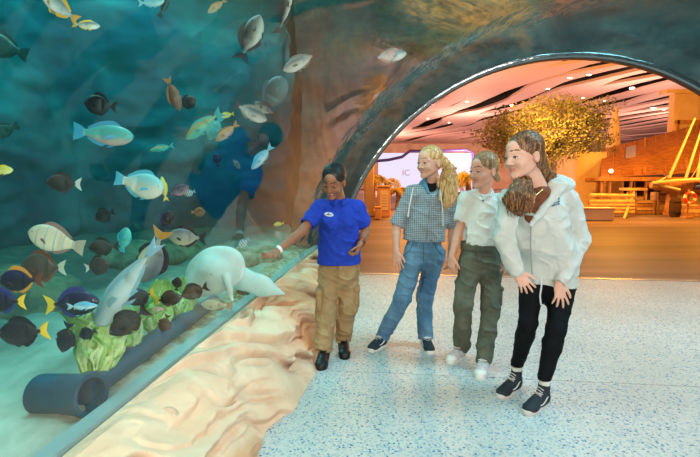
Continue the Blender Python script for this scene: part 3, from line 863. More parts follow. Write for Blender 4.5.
c = P(690, 198, 16.9); e = empty('life_ring', c, 'red and white life ring hanging beside the boat', 'life ring')
n0 = 24; R_ = .19
for part, sel_, m_ in (('red_segment', 0, mat('ring_red', srgb(215, 50, 30), rough=.5)), ('white_segment', 1, mat('ring_white', srgb(235, 225, 215), rough=.5))):
    for q_ in range(4):
        a0_ = q_ * math.pi / 2 + (0 if sel_ == 0 else 1.0); a1_ = a0_ + (1.0 if sel_ == 0 else math.pi / 2 - 1.0)
        b = MB(); b.tube([c + Vector((math.cos(a0_ + (a1_ - a0_) * i / 6) * R_, 0, math.sin(a0_ + (a1_ - a0_) * i / 6) * R_)) for i in range(7)], .055, 8); b.build(part, m_, e, smooth=True)
b = MB(); b.tube([(c.x, c.y + .08, 0), (c.x, c.y + .08, c.z + .3)], .035, 6); b.box((c.x, c.y + .08, .03), (.3, .3, .06)); b.build('stand', wood, e)

bluem = mat('deep_blue', srgb(40, 50, 150), rough=.5)
for px, py, lb in ((654, 188, 'deep blue sack lying on the tall pale crate, the left one'), (660, 188, 'deep blue sack on the tall pale crate, the right one')):
    c = P(px, py, PF(666, 214).y + .25); c.z = P(666, 192, PF(666, 214).y).z + .1
    b = MB(); b.sphere((c.x + .12, c.y, c.z), (.12, .1, .1)); b.sphere((c.x + .17, c.y, c.z + .08), (.05, .04, .05))
    tag(b.build('sack', bluem, smooth=True), lb, 'sack', 'blue sacks on the crate')
c = P(697, 188, Yb - .3); b = MB(); b.sphere((c.x, c.y, c.z + .05), (.16, .14, .12)); b.sphere((c.x + .06, c.y, c.z + .15), (.06, .05, .06))
tag(b.build('sack', bluem, smooth=True), 'deep blue sack on the boat at the right edge', 'sack')

# ================================================================== ORGANIC SURFACES
def surface_nets(D, lo, h):
    S = D < 0
    c = np.zeros(tuple(n - 1 for n in D.shape), np.uint8)
    for i in (0, 1):
        for j in (0, 1):
            for k in (0, 1):
                c += S[i:D.shape[0] - 1 + i, j:D.shape[1] - 1 + j, k:D.shape[2] - 1 + k]
    act = (c > 0) & (c < 8)
    idx = np.full(act.shape, -1, np.int32); ci = np.argwhere(act); idx[act] = np.arange(len(ci))
    acc = np.zeros((len(ci), 3)); cnt = np.zeros(len(ci))
    offs = [(i, j, k) for i in (0, 1) for j in (0, 1) for k in (0, 1)]
    for a in offs:
        for ax in range(3):
            if a[ax]: continue
            b = list(a); b[ax] = 1
            da = D[ci[:, 0] + a[0], ci[:, 1] + a[1], ci[:, 2] + a[2]]; db = D[ci[:, 0] + b[0], ci[:, 1] + b[1], ci[:, 2] + b[2]]
            m = (da < 0) != (db < 0); t = np.zeros(len(ci)); t[m] = da[m] / (da[m] - db[m])
            p = np.array(a, float)[None].repeat(len(ci), 0); p[:, ax] += t
            acc[m] += p[m]; cnt[m] += 1
    V = (ci + acc / cnt[:, None]) * h + np.array(lo)
    Q = []
    for ax in range(3):
        sl0 = [slice(1, -1)] * 3; sl1 = [slice(1, -1)] * 3
        sl0[ax] = slice(0, -1); sl1[ax] = slice(1, None)
        s0 = S[tuple(sl0)]; s1 = S[tuple(sl1)]
        e = np.argwhere(s0 != s1)
        if not len(e): continue
        inv = s0[e[:, 0], e[:, 1], e[:, 2]]
        o = np.array([1, 1, 1]); o[ax] = 0; e = e + o
        u, v = [(1, 2), (2, 0), (0, 1)][ax]
        def g(du, dv):
            f = e.copy(); f[:, u] -= du; f[:, v] -= dv
            return idx[f[:, 0], f[:, 1], f[:, 2]]
        q = np.stack([g(1, 1), g(0, 1), g(0, 0), g(1, 0)], 1)
        q[~inv] = q[~inv][:, ::-1]
        Q.append(q)
    return V, np.vstack(Q)


def v3(p): return np.array([p[0], p[1], p[2]], np.float32)


class Sol:
    """solid made of smoothly blended capsules and ellipsoids"""

    def __init__(s, h=0.006): s.h = h; s.ops = []; s.lo = np.full(3, 1e9); s.hi = np.full(3, -1e9)

    def _b(s, op, lo, hi):
        if op == '+': s.lo = np.minimum(s.lo, lo); s.hi = np.maximum(s.hi, hi)

    def rc(s, a, b, ra, rb, k=0.015, n=None, f=1.0, op='+'):
        a, b = v3(a), v3(b); R = max(ra, rb)
        lo = np.minimum(a, b) - R; hi = np.maximum(a, b) + R; s._b(op, lo, hi)
        nn = None if n is None else v3(n) / np.linalg.norm(v3(n))
        def fn(P_):
            q = P_ - a; ba = b - a
            if nn is not None and f != 1:
                q = q + nn * ((q @ nn) * (1 / f - 1))[..., None]; ba = ba + nn * (ba @ nn) * (1 / f - 1)
            t = np.clip((q @ ba) / max(ba @ ba, 1e-9), 0, 1)
            d = np.sqrt(((q - t[..., None] * ba) ** 2).sum(-1)) - (ra + (rb - ra) * t)
            return d * (f if f < 1 else 1)
        s.ops.append((op, fn, lo, hi, k)); return s

    def el(s, c, r, R=None, k=0.012, op='+'):
        c = v3(c); r = np.array(r, np.float32) if hasattr(r, '__len__') else np.full(3, r, np.float32); m = r.max()
        lo = c - m; hi = c + m; s._b(op, lo, hi)
        Rm = None if R is None else np.array(R, np.float32)
        def fn(P_):
            q = P_ - c
            if Rm is not None: q = q @ Rm
            k0 = np.sqrt(((q / r) ** 2).sum(-1)); k1 = np.sqrt(((q / r ** 2) ** 2).sum(-1)) + 1e-6
            return k0 * (k0 - 1) / k1
        s.ops.append((op, fn, lo, hi, k)); return s

    def cut(s, p, n, k=0.0):
        p = v3(p); n = v3(n) / np.linalg.norm(v3(n))
        s.ops.append(('cut', lambda P_: (P_ - p) @ n, None, None, k)); return s

    def warp(s, fn): s.ops.append(('warp', fn, None, None, 0)); return s

    def solve(s):
        h = s.h; lo = s.lo - 5 * h; hi = s.hi + 5 * h
        n = np.ceil((hi - lo) / h).astype(int) + 1
        ax = [(lo[i] + h * np.arange(n[i])).astype(np.float32) for i in range(3)]
        D = np.full(tuple(n), 0.3, np.float32)
        def block(a, b):
            i0 = np.clip(np.floor((a - lo) / h).astype(int), 0, n - 1); i1 = np.clip(np.ceil((b - lo) / h).astype(int) + 1, 1, n)
            return tuple(slice(x, y) for x, y in zip(i0, i1))
        def pts(sl): return np.stack(np.meshgrid(*[ax[i][sl[i]] for i in range(3)], indexing='ij'), -1)
        for op, fn, a, b, k in s.ops:
            if op in '+-':
                m = 0.03 + k; sl = block(a - m, b + m); P_ = pts(sl); d = fn(P_); o = D[sl]
                if op == '-': d = -d; hh = np.clip(0.5 - 0.5 * (o - d) / max(k, 1e-5), 0, 1); D[sl] = o + (d - o) * hh + k * hh * (1 - hh)
                else: hh = np.clip(0.5 + 0.5 * (o - d) / max(k, 1e-5), 0, 1); D[sl] = o + (d - o) * hh - k * hh * (1 - hh)
            elif op == 'cut':
                sl = (slice(None),) * 3; D = np.maximum(D, fn(pts(sl)))
            else:
                m = np.abs(D) < 0.035; I = np.argwhere(m)
                P_ = np.stack([ax[i][I[:, i]] for i in range(3)], -1); D[m] += fn(P_)
        D[0] = D[-1] = 0.3; D[:, 0] = D[:, -1] = 0.3; D[:, :, 0] = D[:, :, -1] = 0.3
        return surface_nets(D, lo, h)

    def build(s, name, mats, parent=None, assign=None):
        V, Q = s.solve(); me = mesh_np(V, Q)
        if assign is not None:
            c = V[Q].mean(1); me.polygons.foreach_set('material_index', assign(c).astype(np.int32))
        return link(name, me, mats, parent, smooth=True)


def wrinkle(amp=0.004, sc_=(14, 14, 9), seed=0, fine=0.3):
    def fn(P_):
        P_ = P_ @ np.array([[1, 0, .35], [0, 1, 0], [-.35, 0, 1]], np.float32)
        n = vn(P_, sc_, seed); w = P_ + .02 * n[..., None]
        r = (1 - np.abs(vn(w, np.array(sc_) * 0.9, seed + 5))) ** 5
        r2 = (1 - np.abs(vn(w, np.array(sc_) * 1.7, seed + 8))) ** 5
        return -amp * (0.6 * n + 1.7 * r + 0.9 * r2 - .7)
    return fn


# ---- materials of people
def skin(name, c1, c2):
    t = NT(name); t.base(t.ramp(t.noise(9, 3), [(0.35, c1), (0.65, c2)])); t.set(Roughness=0.48)
    t.b.inputs['Subsurface Weight'].default_value = 0.12; t.b.inputs['Subsurface Radius'].default_value = (0.02, 0.008, 0.004); t.b.inputs['Subsurface Scale'].default_value = 0.4
    return t.m


def hairm(name, c1, c2, c3, st=(30, 30, 3)):
    t = NT(name); t.base(t.ramp(t.noise(3.0, 4, st=st, dist=.4), [(0.34, c1), (0.5, c2), (0.68, c3)])); t.set(Roughness=0.42); t.bump(t.noise(6, 3, st=st), 0.35, 0.004)
    return t.m


def cloth(name, c1, c2=None, scale=30, rough=0.85, bump=0.15, bscale=160):
    return mat(name, c1, c2, scale=scale, rough=rough, bump=bump, bscale=bscale, bd=0.002)


EYEW = mat('eye_white', srgb(225, 220, 214), rough=.25); IRIS = mat('iris_brown', srgb(50, 32, 22), rough=.2); IRISB = mat('iris_blue', srgb(70, 90, 100), rough=.2)
LASH = mat('lash', srgb(40, 26, 20), rough=.7); TEETH = mat('teeth', srgb(240, 236, 228), rough=.3)


def frame(fwd, up=(0, 0, 1), roll=0.0):
    f = Vector(fwd).normalized(); x = f.cross(Vector(up)).normalized(); u = x.cross(f).normalized()
    if roll:
        R = Matrix.Rotation(roll, 3, f); x = R @ x; u = R @ u
    return x, f, u


class Head:
    def __init__(s, c, fwd, k=1.0, roll=0.0):
        s.c = Vector(c); s.k = k; s.x, s.f, s.u = frame(fwd, roll=roll)
        s.R = np.array([[s.x[i], s.f[i], s.u[i]] for i in range(3)])

    def p(s, x, y, z): return s.c + (s.x * x + s.f * y + s.u * z) * s.k

    def loc(s, P_): return ((P_ - v3(s.c)) @ s.R.astype(np.float32)) / s.k

    def add(s, S, smile=0.0, female=True):
        k = s.k; p = s.p
        S.el(p(0, -.014, .034), (.075 * k, .096 * k, .080 * k), s.R, k=.02)
        S.el(p(0, .026, -.022), (.060 * k, .064 * k, .078 * k), s.R, k=.025)
        for sg in (-1, 1):
            S.rc(p(sg * .050, .000, -.050), p(sg * .012, .068, -.092), .017 * k, .015 * k, k=.025)
            S.el(p(sg * .036, .060, -.030), .025 * k, k=.02)
        S.el(p(0, .074, -.092), (.019 * k, .018 * k, .017 * k), s.R, k=.014)
        S.rc(p(0, .079, .020), p(0, .070, .050), .022 * k, .03 * k, k=.03)
        for sg in (-1, 1):
            S.rc(p(sg * .046, .064, .022), p(sg * .014, .083, .024), .010 * k, .010 * k, k=.010)
            S.el(p(sg * .031, .100, .004), (.017 * k, .018 * k, .0125 * k), s.R, k=.012, op='-')
        S.rc(p(0, .083, .014), p(0, .104, -.026), .0075 * k, .0105 * k, k=.009)
        for sg in (-1, 1):
            S.el(p(sg * .0115, .095, -.031), (.0075 * k, .009 * k, .0065 * k), s.R, k=.006)
            S.el(p(sg * .006, .103, -.0385), (.0038 * k, .005 * k, .003 * k), s.R, k=.003, op='-')
        w = .021 + .006 * smile; up = .006 * smile
        for sg in (-1, 1):
            S.rc(p(0, .087, -.054), p(sg * w, .076, -.058 + up), .0052 * k, .0034 * k, k=.006)
            S.rc(p(0, .085, -.067 - .003 * smile), p(sg * w, .075, -.061 + up), .0060 * k, .0034 * k, k=.006)
            S.rc(p(0, .0975, -.0605 - .0015 * smile), p(sg * w, .083, -.0595 + up), .0020 * k + .0016 * smile * k, .0016 * k, k=.002, op='-')
            S.el(p(sg * .0745, -.012, -.008), (.010 * k, .020 * k, .031 * k), s.R, k=.006)
            S.el(p(sg * .0840, -.008, -.004), (.006 * k, .011 * k, .018 * k), s.R, k=.004, op='-')
        return s

    def assign(s, lips=1, brow=2):
        def fn(c):
            q = s.loc(c); x = np.abs(q[:, 0]); y = q[:, 1]; z = q[:, 2]
            out = np.zeros(len(c))
            lip = (y > .072) & (x < .022) & (np.abs(z + .0610 - 0.12 * x) < .0095 * (1 - (x / .026) ** 2) + .0008)
            arch_ = .0345 + .003 * np.sin((x - .012) / .036 * 3.14) - .06 * (x - .012)
            br = (y > .045) & (x > .011) & (x < .050) & (np.abs(z - arch_) < .0034)
            out[lip] = lips; out[br] = brow
            return out
        return fn

    def eyes(s, parent, iris, look=(0, 0), lid=0.0, skinm=None):
        for sg in (-1, 1):
            c = s.p(sg * .031, .0760, .003)
            b = MB(); R = Matrix(s.R.tolist()); b.sphere(c, .0128 * s.k, 14, 10, R)
            e = b.build('eye', EYEW, parent, smooth=True)
            b = MB(); b.sphere(s.p(sg * .031 + look[0] * .004, .0845, .003 + look[1] * .004), (.0068 * s.k, .0052 * s.k, .0068 * s.k), 12, 8, R); b.build('iris', iris, e, smooth=True)
            b = MB()
            b.tube([s.p(sg * .031 + t_ * .0150, .0885 - 26 * (t_ * .0150) ** 2, .0098 - lid * .009 - 22 * (t_ * .0150) ** 2) for t_ in (-1, -.5, 0, .5, 1)], .0024 * s.k, 5)
            b.build('eyelash', LASH, e)
            if skinm is not None:
                b = MB(); b.sphere(s.p(sg * .031, .0760, .003 + .0100 * (1 - lid)), (.0140 * s.k, .0136 * s.k, (.0060 + .0065 * lid) * s.k), 14, 8, R); b.build('eyelid', skinm, e, smooth=True)


def hand(S, wr, d, n, thumb, k=1.0, curl=(.25, .35, .3), spread=.10, tc=.35):
    """wr wrist, d towards the fingers, n palm side, thumb: side of the thumb"""
    d = Vector(d).normalized(); n = Vector(n); n = (n - d * n.dot(d)).normalized(); l = d.cross(n).normalized()
    if l.dot(Vector(thumb)) < 0: l = -l
    wr = Vector(wr)
    S.rc(wr - d * .02, wr + d * .028 * k, .023 * k, .029 * k, k=.012, n=n, f=.62)
    S.rc(wr + d * .030 * k + l * .006, wr + d * .066 * k + l * .010 * k, .026 * k, .025 * k, k=.010, n=n, f=.46)
    S.rc(wr + d * .030 * k - l * .006, wr + d * .062 * k - l * .013 * k, .024 * k, .021 * k, k=.010, n=n, f=.46)
    for i, (o, L, r) in enumerate(((.028, .066, .0083), (.0095, .075, .0087), (-.0095, .070, .0083), (-.027, .054, .0074))):
        base = wr + d * (.078 - .004 * abs(i - 1)) * k + l * o * k
        dr = (d + l * (spread * (1.5 - i))).normalized(); p0 = base - dr * .02 * k; ang = 0; q = base
        S.rc(p0, q, r * 1.1 * k, r * 1.08 * k, k=.006)
        for sgm, (fr_, c) in enumerate(zip((.46, .30, .24), curl)):
            ang += c * (1 + .12 * i); v = dr * math.cos(ang) + n * math.sin(ang); q2 = q + v * L * fr_ * k
            S.rc(q, q2, r * (1 - .07 * sgm) * k, r * (.93 - .09 * sgm) * k, k=.0025); q = q2
    a = wr + d * .018 * k + l * .020 * k; v = (l * .72 + d * .62 + n * tc * .6).normalized(); b = a + v * .036 * k
    v2 = (l * .40 + d * .85 + n * tc).normalized(); c = b + v2 * .031 * k; v4 = (l * .25 + d * .9 + n * tc * 1.2).normalized()
    S.rc(a, b, .0145 * k, .0110 * k, k=.010); S.rc(b, c, .0102 * k, .0093 * k, k=.003); S.rc(c, c + v4 * .022 * k, .0092 * k, .0072 * k, k=.003)


def lerp(a, b, t): return Vector(a) + (Vector(b) - Vector(a)) * t


def shoe(parent, toe, heel, up_mat, sole_mat, hi=.085, lace=None, stripe=None, kind='shoe', sock=None, side=1, toecap=None, W_=1.0, L=.262):
    toe = Vector((toe.x, toe.y, 0)); heel = Vector((heel.x, heel.y, 0)); f = (toe - heel).normalized(); c0 = toe - f * L
    x = f.cross(Vector((0, 0, 1))); R = np.array([[x[i], f[i], (0, 0, 1)[i]] for i in range(3)])
    g = lambda a, b, c: c0 + x * a + f * b + Vector((0, 0, c))
    S = Sol(.0045)
    S.el(g(0, .055, .050), (.037 * W_, .058, .045), R, k=.02)
    S.el(g(0, .125, .040), (.042 * W_, .085, .042), R, k=.03)
    S.el(g(0, L - .062, .030), (.045 * W_, .058, .032), R, k=.02)
    S.rc(g(0, .055, .055), g(0, .045, hi), .038, .036, k=.02)
    S.rc(g(0, .085, .07), g(0, .17, .050), .026, .022, k=.02)
    S.rc(g(0, .045, hi + .012), g(0, .043, hi + .03), .031, .031, k=.004, op='-')
    S.cut(g(0, 0, hi + .006), (0, 0, 1)); S.cut(g(0, 0, .014), (0, 0, -1))
    S.warp(lambda P_: .0012 * vn(P_, 60, 3))
    o = S.build(kind, up_mat, parent)
    # sole
    n = 28; pts = []
    for i in range(n):
        a = 2 * math.pi * i / n; yy = L / 2 - .002 + math.cos(a) * (L / 2 + .004); w = math.sin(a)
        wid = (.0395 + .008 * max(0, math.cos(a)) - .004 * max(0, -math.cos(a)) - .004 * math.exp(-((yy - .11) / .05) ** 2)) * W_ + .002
        w = math.copysign(abs(w) ** .75, w); pts.append((w * wid, yy))
    V = []; F = []
    prof = ((0.97, 0.0), (1.0, .006), (1.0, .026), (.93, .031))
    for s_c, z in prof:
        for (a, b_) in pts: V.append(g(a * s_c, L / 2 + (b_ - L / 2) * (1 - (1 - s_c) * .5), z))
    for j in range(len(prof) - 1):
        for i in range(n): F.append((j * n + i, j * n + (i + 1) % n, (j + 1) * n + (i + 1) % n, (j + 1) * n + i))
    F.append(tuple(range(n - 1, -1, -1))); F.append(tuple((len(prof) - 1) * n + i for i in range(n)))
    b = MB(); b.add(V, F); so = b.build('sole', sole_mat, o, smooth=True)
    if lace is not None:
        b = MB(); nl_ = 5 if hi < .1 else 7
        for k_ in range(nl_):
            yy = .178 - .017 * k_; zz = .064 + .0085 * k_ + (0.006 * max(0, k_ - 4))
            if hi >= .1 and k_ >= 4: yy = .125 - .012 * (k_ - 4); zz = .098 + .012 * (k_ - 4)
            b.tube([g(-.024, yy - .004, zz - .010), g(-.008, yy + .002, zz), g(.012, yy - .006, zz + .001), g(.024, yy - .010, zz - .010)], .0028, 6)
        for sg in (-1, 1):
            b.tube([g(0, .125, .094), g(sg * .018, .135, .106), g(sg * .030, .120, .096), g(sg * .012, .12, .093)], .0025, 6)
        b.build('laces', lace, o, smooth=True)
    if toecap is not None:
        S = Sol(.0045); S.el(g(0, L - .062, .031), (.0465 * W_, .0590, .0335), R); S.cut(g(0, L - .055, 0), -f); S.cut(g(0, 0, .020), (0, 0, -1)); S.build('toe_cap', toecap, o)
    if stripe is not None:
        for sg in (-1, 1):
            b = MB(); pl = []
            for i in range(15):
                t_ = i / 14; yy = .025 + .135 * t_; zz = .050 + .020 * math.sin(t_ * 4.6 + .4) * (1 - .35 * t_) + .006 * t_
                wx_ = (.0375 + .0055 * math.sin(t_ * 2.8)) * W_ * (1 - .0 * t_) - .8 * max(0, zz - .055) * .35
                pl.append(g(sg * wx_, yy, zz))
            b.tube(pl, .0042, 6); b.build('side_stripe', stripe, o, smooth=True)
    if sock is not None:
        S = Sol(.0045); S.rc(g(0, .045, hi - .03), g(0, .040, hi + .062), .031, .033); S.cut(g(0, 0, hi + .06), (0, 0, 1))
        S.warp(lambda P_: .0012 * np.sin(P_[..., 2] * 900)); S.build('sock', sock, parent)
    return g

# ================================================================== PEOPLE
def ring_band(name, c, axis, r, w, m, parent, f=1.0):
    """a band (watch, bracelet, cuff) around c"""
    c = Vector(c); a = Vector(axis).normalized(); x = a.orthogonal().normalized(); y = a.cross(x); V = []; F = []; n = 24
    for i in range(n):
        t_ = 2 * math.pi * i / n; d = x * math.cos(t_) + y * math.sin(t_)
        for (rr_, h_) in ((r, -w / 2), (r + .003, -w / 2), (r + .003, w / 2), (r, w / 2)): V.append(c + d * rr_ + a * h_)
    for i in range(n):
        for j in range(4): F.append((i * 4 + j, i * 4 + (j + 1) % 4, ((i + 1) % n) * 4 + (j + 1) % 4, ((i + 1) % n) * 4 + j))
    b = MB(); b.add(V, F); return b.build(name, m, parent, smooth=True)


def strands(path, spread, n, m, parent, seed=1, r=.0045, wave=.010, name='hair_strands'):
    rr = random.Random(seed); b = MB()
    for q in range(n):
        a = rr.uniform(0, 6.28); ph = rr.uniform(0, 6.28); w = rr.uniform(.6, 1.3) * wave; pts = []; t0 = rr.uniform(0, .25); t1 = rr.uniform(.85, 1.06)
        for i in range(13):
            t_ = t0 + (t1 - t0) * i / 12; f = t_ * (len(path) - 1); k = min(int(f), len(path) - 2); p = lerp(path[k], path[k + 1], f - k)
            s_ = np.interp(f, range(len(path)), spread) * (1 if t_ < 1 else .8)
            pts.append(p + Vector((math.cos(a) * s_ + w * math.sin(t_ * 11 + ph), math.sin(a) * s_ * .7 - .004, w * .4 * math.cos(t_ * 9 + ph))))
        b.tube(pts, [r * (.8 + .4 * math.sin(3.1 * i / 12)) * (1 if i < 11 else .5) for i in range(13)], 5)
    return b.build(name, m, parent, smooth=True)


def ank(tp, hp_, z, L=.262):
    t_, h_ = PF(*tp), PF(*hp_); f = (t_ - h_).normalized(); q = t_ - f * (L - .046); return Vector((q.x, q.y, z))


def belly(S, pts, f, n, k=.03):
    """torso: list of (centre, radius) blended, flattened by f along n"""
    for (a, ra), (b_, rb) in zip(pts[:-1], pts[1:]): S.rc(a, b_, ra, rb, k=k, n=n, f=f)


# ------------------------------------------------------------ person 1: guide in the blue polo
def guide():
    Y = 3.58; j = lambda px, py, dy=0: P(px, py, Y + dy)
    fl_ = PF(335, 362); e = empty('person', (P(337, 300, 3.6).x, 3.6, 0), 'person in a royal blue polo and khaki cargo trousers pointing at the fish', 'person', None)
    SK = skin('skin_brown', srgb(150, 96, 68), srgb(168, 110, 80)); LIP = mat('lips_dark', srgb(148, 82, 68), rough=.45)
    HR = hairm('hair_black', srgb(12, 10, 10), srgb(20, 17, 17), srgb(44, 40, 42))
    BLUE = cloth('blue_pique', srgb(16, 52, 168), srgb(20, 62, 186), bump=.2); KH = cloth('khaki_twill', srgb(152, 122, 84), srgb(172, 142, 100), scale=12)
    fw = Vector((-.30, -.95, 0)).normalized()
    hd = Head(j(333.6, 181.5, -.10), (-.30, -.84, -.46), 1.04, roll=-.10)
    nb = j(340, 199, -.02)
    shL, shR = j(320.5, 207, .0), j(357, 208, .05)
    elL, wrL = j(302, 231.5, -.12), j(277.5, 250.5, -.26)
    elR, wrR = j(366, 230, .06), j(360, 244.5, -.12)
    ch, wa, pe = j(338, 214), j(339, 238), j(339.5, 264)
    S = Sol(.0045); hd.add(S, smile=1)
    S.rc(nb + Vector((0, .02, -.03)), hd.p(0, -.03, -.06), .050, .047, k=.03)
    S.rc(nb + Vector((0, 0, -.03)), shL, .030, .034, k=.02); S.rc(nb + Vector((0, 0, -.03)), shR, .030, .034, k=.02)
    S.rc(ch, pe, .105, .105, k=.04, n=fw, f=.7)
    S.rc(shL, elL, .043, .036, k=.02); S.rc(elL, lerp(elL, wrL, .35), .036, .035, k=.01); S.rc(lerp(elL, wrL, .35), wrL, .035, .024, k=.01)
    S.rc(shR, elR, .043, .037, k=.02); S.rc(elR, lerp(elR, wrR, .35), .037, .036, k=.01); S.rc(lerp(elR, wrR, .35), wrR, .036, .025, k=.01)
    hand(S, wrL, (P(258, 261, 3.2) - wrL), (.1, -.35, .9), (0, -1, .3), .98, curl=(.15, .25, .2), spread=.13, tc=.2)
    hand(S, wrR, (-.30, -.28, -.72), (-.75, .2, .3), (-.3, -1, .1), .96, curl=(.7, .8, .5), spread=.02, tc=.5)
    for h_, k_, a_ in ((j(329, 268, .02), j(326, 308, -.02), ank((320.5, 371), (325, 357), .08)), (j(350, 268, .04), j(347.5, 305, .02), ank((345, 360), (343, 347), .08))):
        S.rc(h_, k_, .07, .05, k=.02); S.rc(k_, a_, .05, .036, k=.02)
    body = S.build('body', [SK, LIP, LASH], e, hd.assign())
    hd.eyes(e, IRIS, look=(-.5, -1), lid=.75, skinm=SK)
    b = MB(); b.tube([hd.p(t_ * .018, .0865 - 14 * (t_ * .018) ** 2, -.0605 + .12 * abs(t_ * .018)) for t_ in (-1, -.5, 0, .5, 1)], .0032, 6); b.build('teeth', TEETH, e, smooth=True)
    # hair pulled back
    S = Sol(.0045)
    S.el(hd.p(0, -.022, .042), (.083 * 1.04, .101 * 1.04, .086 * 1.04), hd.R); S.el(hd.p(0, -.05, -.005), (.072, .06, .06), hd.R, k=.02)
    S.el(hd.p(0, .112, -.058), (.072, .086, .106), hd.R, k=.008, op='-')
    for sg in (-1, 1): S.el(hd.p(sg * .078, .004, -.03), (.018, .026, .045), hd.R, k=.006, op='-')
    S.el(hd.p(.0, -.125, .01), (.036, .030, .036), hd.R, k=.01)
    S.warp(lambda P_: .0012 * np.sin(np.arctan2(hd.loc(P_)[..., 0], hd.loc(P_)[..., 2] + .02) * 46 + 3 * vn(P_, 12, 2)))
    S.build('hair', HR, e)
    # polo
    S = Sol(.006)
    S.rc(shL, shR, .050, .050, k=.02); S.rc(nb + Vector((0, .01, -.028)), shL, .052, .048, k=.02); S.rc(nb + Vector((0, .01, -.028)), shR, .052, .048, k=.02); S.rc(nb + Vector((0, .02, -.025)), ch, .060, .11, k=.04, n=fw, f=.85)
    belly(S, [(ch, .135), (j(339, 228), .140), (wa, .146), (j(339.5, 256), .158), (pe, .160)], .70, fw)
    S.el(j(330, 221, -.09), .055, k=.05); S.el(j(347, 221, -.09), .055, k=.05)
    sl1, sl2 = lerp(shL, elL, .60), lerp(shR, elR, .66)
    S.rc(shL, sl1, .058, .063, k=.03); S.rc(shR, sl2, .058, .062, k=.03)
    aL = (elL - shL).normalized(); aR = (elR - shR).normalized()
    S.rc(sl1 + aL * .045, sl1 + aL * .09, .054, .056, k=.004, op='-'); S.rc(sl2 + aR * .045, sl2 + aR * .09, .054, .056, k=.004, op='-')
    S.warp(wrinkle(.0055, (8, 8, 11), 3)); S.cut(j(339, 263.5), (0.04, 0, -1))
    for s1, a_ in ((sl1, aL), (sl2, aR)):
        S.rc(s1 + a_ * .098, s1 + a_ * .16, .080, .08, k=.002, op='-')
    S.rc(nb + Vector((-.01, -.075, .035)), nb + Vector((-.012, -.12, -.02)), .040, .012, k=.006, op='-')
    S.rc(nb + Vector((0, .0, .035)), nb + Vector((0, 0, .1)), .056, .07, k=.006, op='-')
    polo = S.build('polo_shirt', BLUE, e)
    # collar, placket, badge
    b = MB(); cc = nb + Vector((-.004, -.008, .006))
    for sg in (-1, 1):
        V = []
        for i in range(9):
            a = math.pi * (.5 + sg * .5 * i / 8) + .25; dr = Vector((math.cos(a - math.pi / 2 - .0) * 1, 0, 0))
            th_ = math.pi / 2 + sg * (math.pi * .93) * i / 8
            d = Vector((math.cos(th_), math.sin(th_), 0)); drop = .0 + .030 * (i / 8) ** 1.5
            V += [cc + d * .060 + Vector((0, 0, .022 - drop)), cc + d * (.074 + .010 * (i / 8)) + Vector((0, 0, -.012 - drop * 1.2 - .012 * (i / 8)))]
        b.add(V, [(2 * i, 2 * i + 1, 2 * i + 3, 2 * i + 2) for i in range(8)])
    o = b.build('collar', BLUE, polo, smooth=True); md = o.modifiers.new('t', 'SOLIDIFY'); md.thickness = .004
    bc = j(329, 214.5, -.165); b = MB(); x_ = Vector((fw.y, -fw.x, 0)) * -1; R = Matrix((x_, fw, Vector((0, 0, 1)))).transposed()
    b.sphere(bc, (.036, .005, .016), 20, 8, R @ Matrix.Rotation(.12, 3, 'Y')); o = b.build('name_badge', mat('badge_white', srgb(225, 228, 235), rough=.3), e, smooth=True)
    b = MB(); b.sphere(bc + fw * .004, (.024, .003, .004), 12, 6, R @ Matrix.Rotation(.12, 3, 'Y')); b.build('badge_lettering', mat('badge_blue', srgb(60, 80, 150), rough=.4), o)
    b = MB(); b.sphere(bc + fw * .0045 + Vector((0, 0, .009)), (.007, .003, .004), 10, 6, R); b.build('badge_emblem', mat('badge_red', srgb(150, 60, 70), rough=.4), o)
    # trousers
    S = Sol(.006); hL, hR = j(329.5, 270, .03), j(349.5, 270, .05); kL, kR = j(326.5, 310, -.02), j(347.5, 307, .02); aL_, aR_ = ank((320.5, 371), (325, 357), .105), ank((345, 360), (343, 347), .105)
    S.rc(j(339.5, 258), j(339.5, 270), .140, .150, k=.03, n=fw, f=.66)
    S.rc(hL, kL, .084, .076, k=.03); S.rc(kL, aL_, .076, .070, k=.02); S.rc(hR, kR, .084, .074, k=.03); S.rc(kR, aR_, .074, .066, k=.02)
    S.rc(j(338.8, 292), j(335.5, 345, -.05), .010, .018, k=.015, op='-')
    S.warp(wrinkle(.007, (8, 8, 12), 11)); S.cut(aL_ + Vector((0, 0, -.025)), (0, 0, -1))
    S.warp(lambda P_: .004 * np.clip(1 - (P_[..., 2] - .10) / .12, 0, 1) * np.sin(P_[..., 2] * 150 + 2 * vn(P_, 10, 5)))
    tr_ = S.build('cargo_trousers', KH, e)
    for c, dx in ((j(318.5, 300, -.03), -1), (j(357, 297, .03), 1)):
        b = MB(); b.box(c + Vector((-.006 * dx, 0, 0)), (.05, .13, .16), bev=.016); b.build('cargo_pocket', KH, tr_, smooth=True)
        b = MB(); b.box(c + Vector((-.004 * dx, 0, .07)), (.055, .138, .045), bev=.01); b.build('pocket_flap', KH, tr_, smooth=True)
    b = MB(); b.tube([j(339.3, 266, -.128), j(339, 275, -.122), j(338.8, 284, -.10)], .003, 5); b.build('fly_seam', KH, tr_)
    BL = mat('black_leather', srgb(24, 24, 32), rough=.35); SO = mat('black_sole', srgb(14, 14, 16), rough=.6)
    shoe(e, PF(320.5, 371), PF(325, 357), BL, SO, hi=.10, lace=BL, W_=1.1); shoe(e, PF(345, 360), PF(343, 347), BL, SO, hi=.10, lace=BL, W_=1.1)
    ring_band('wristwatch', lerp(wrL, elL, .06), wrL - elL, .0265, .022, mat('watch_white', srgb(235, 235, 235), rough=.3), e)
    wb = ring_band('wristband', lerp(wrR, elR, .10), wrR - elR, .029, .016, mat('band_black', srgb(14, 14, 14), rough=.4), e)
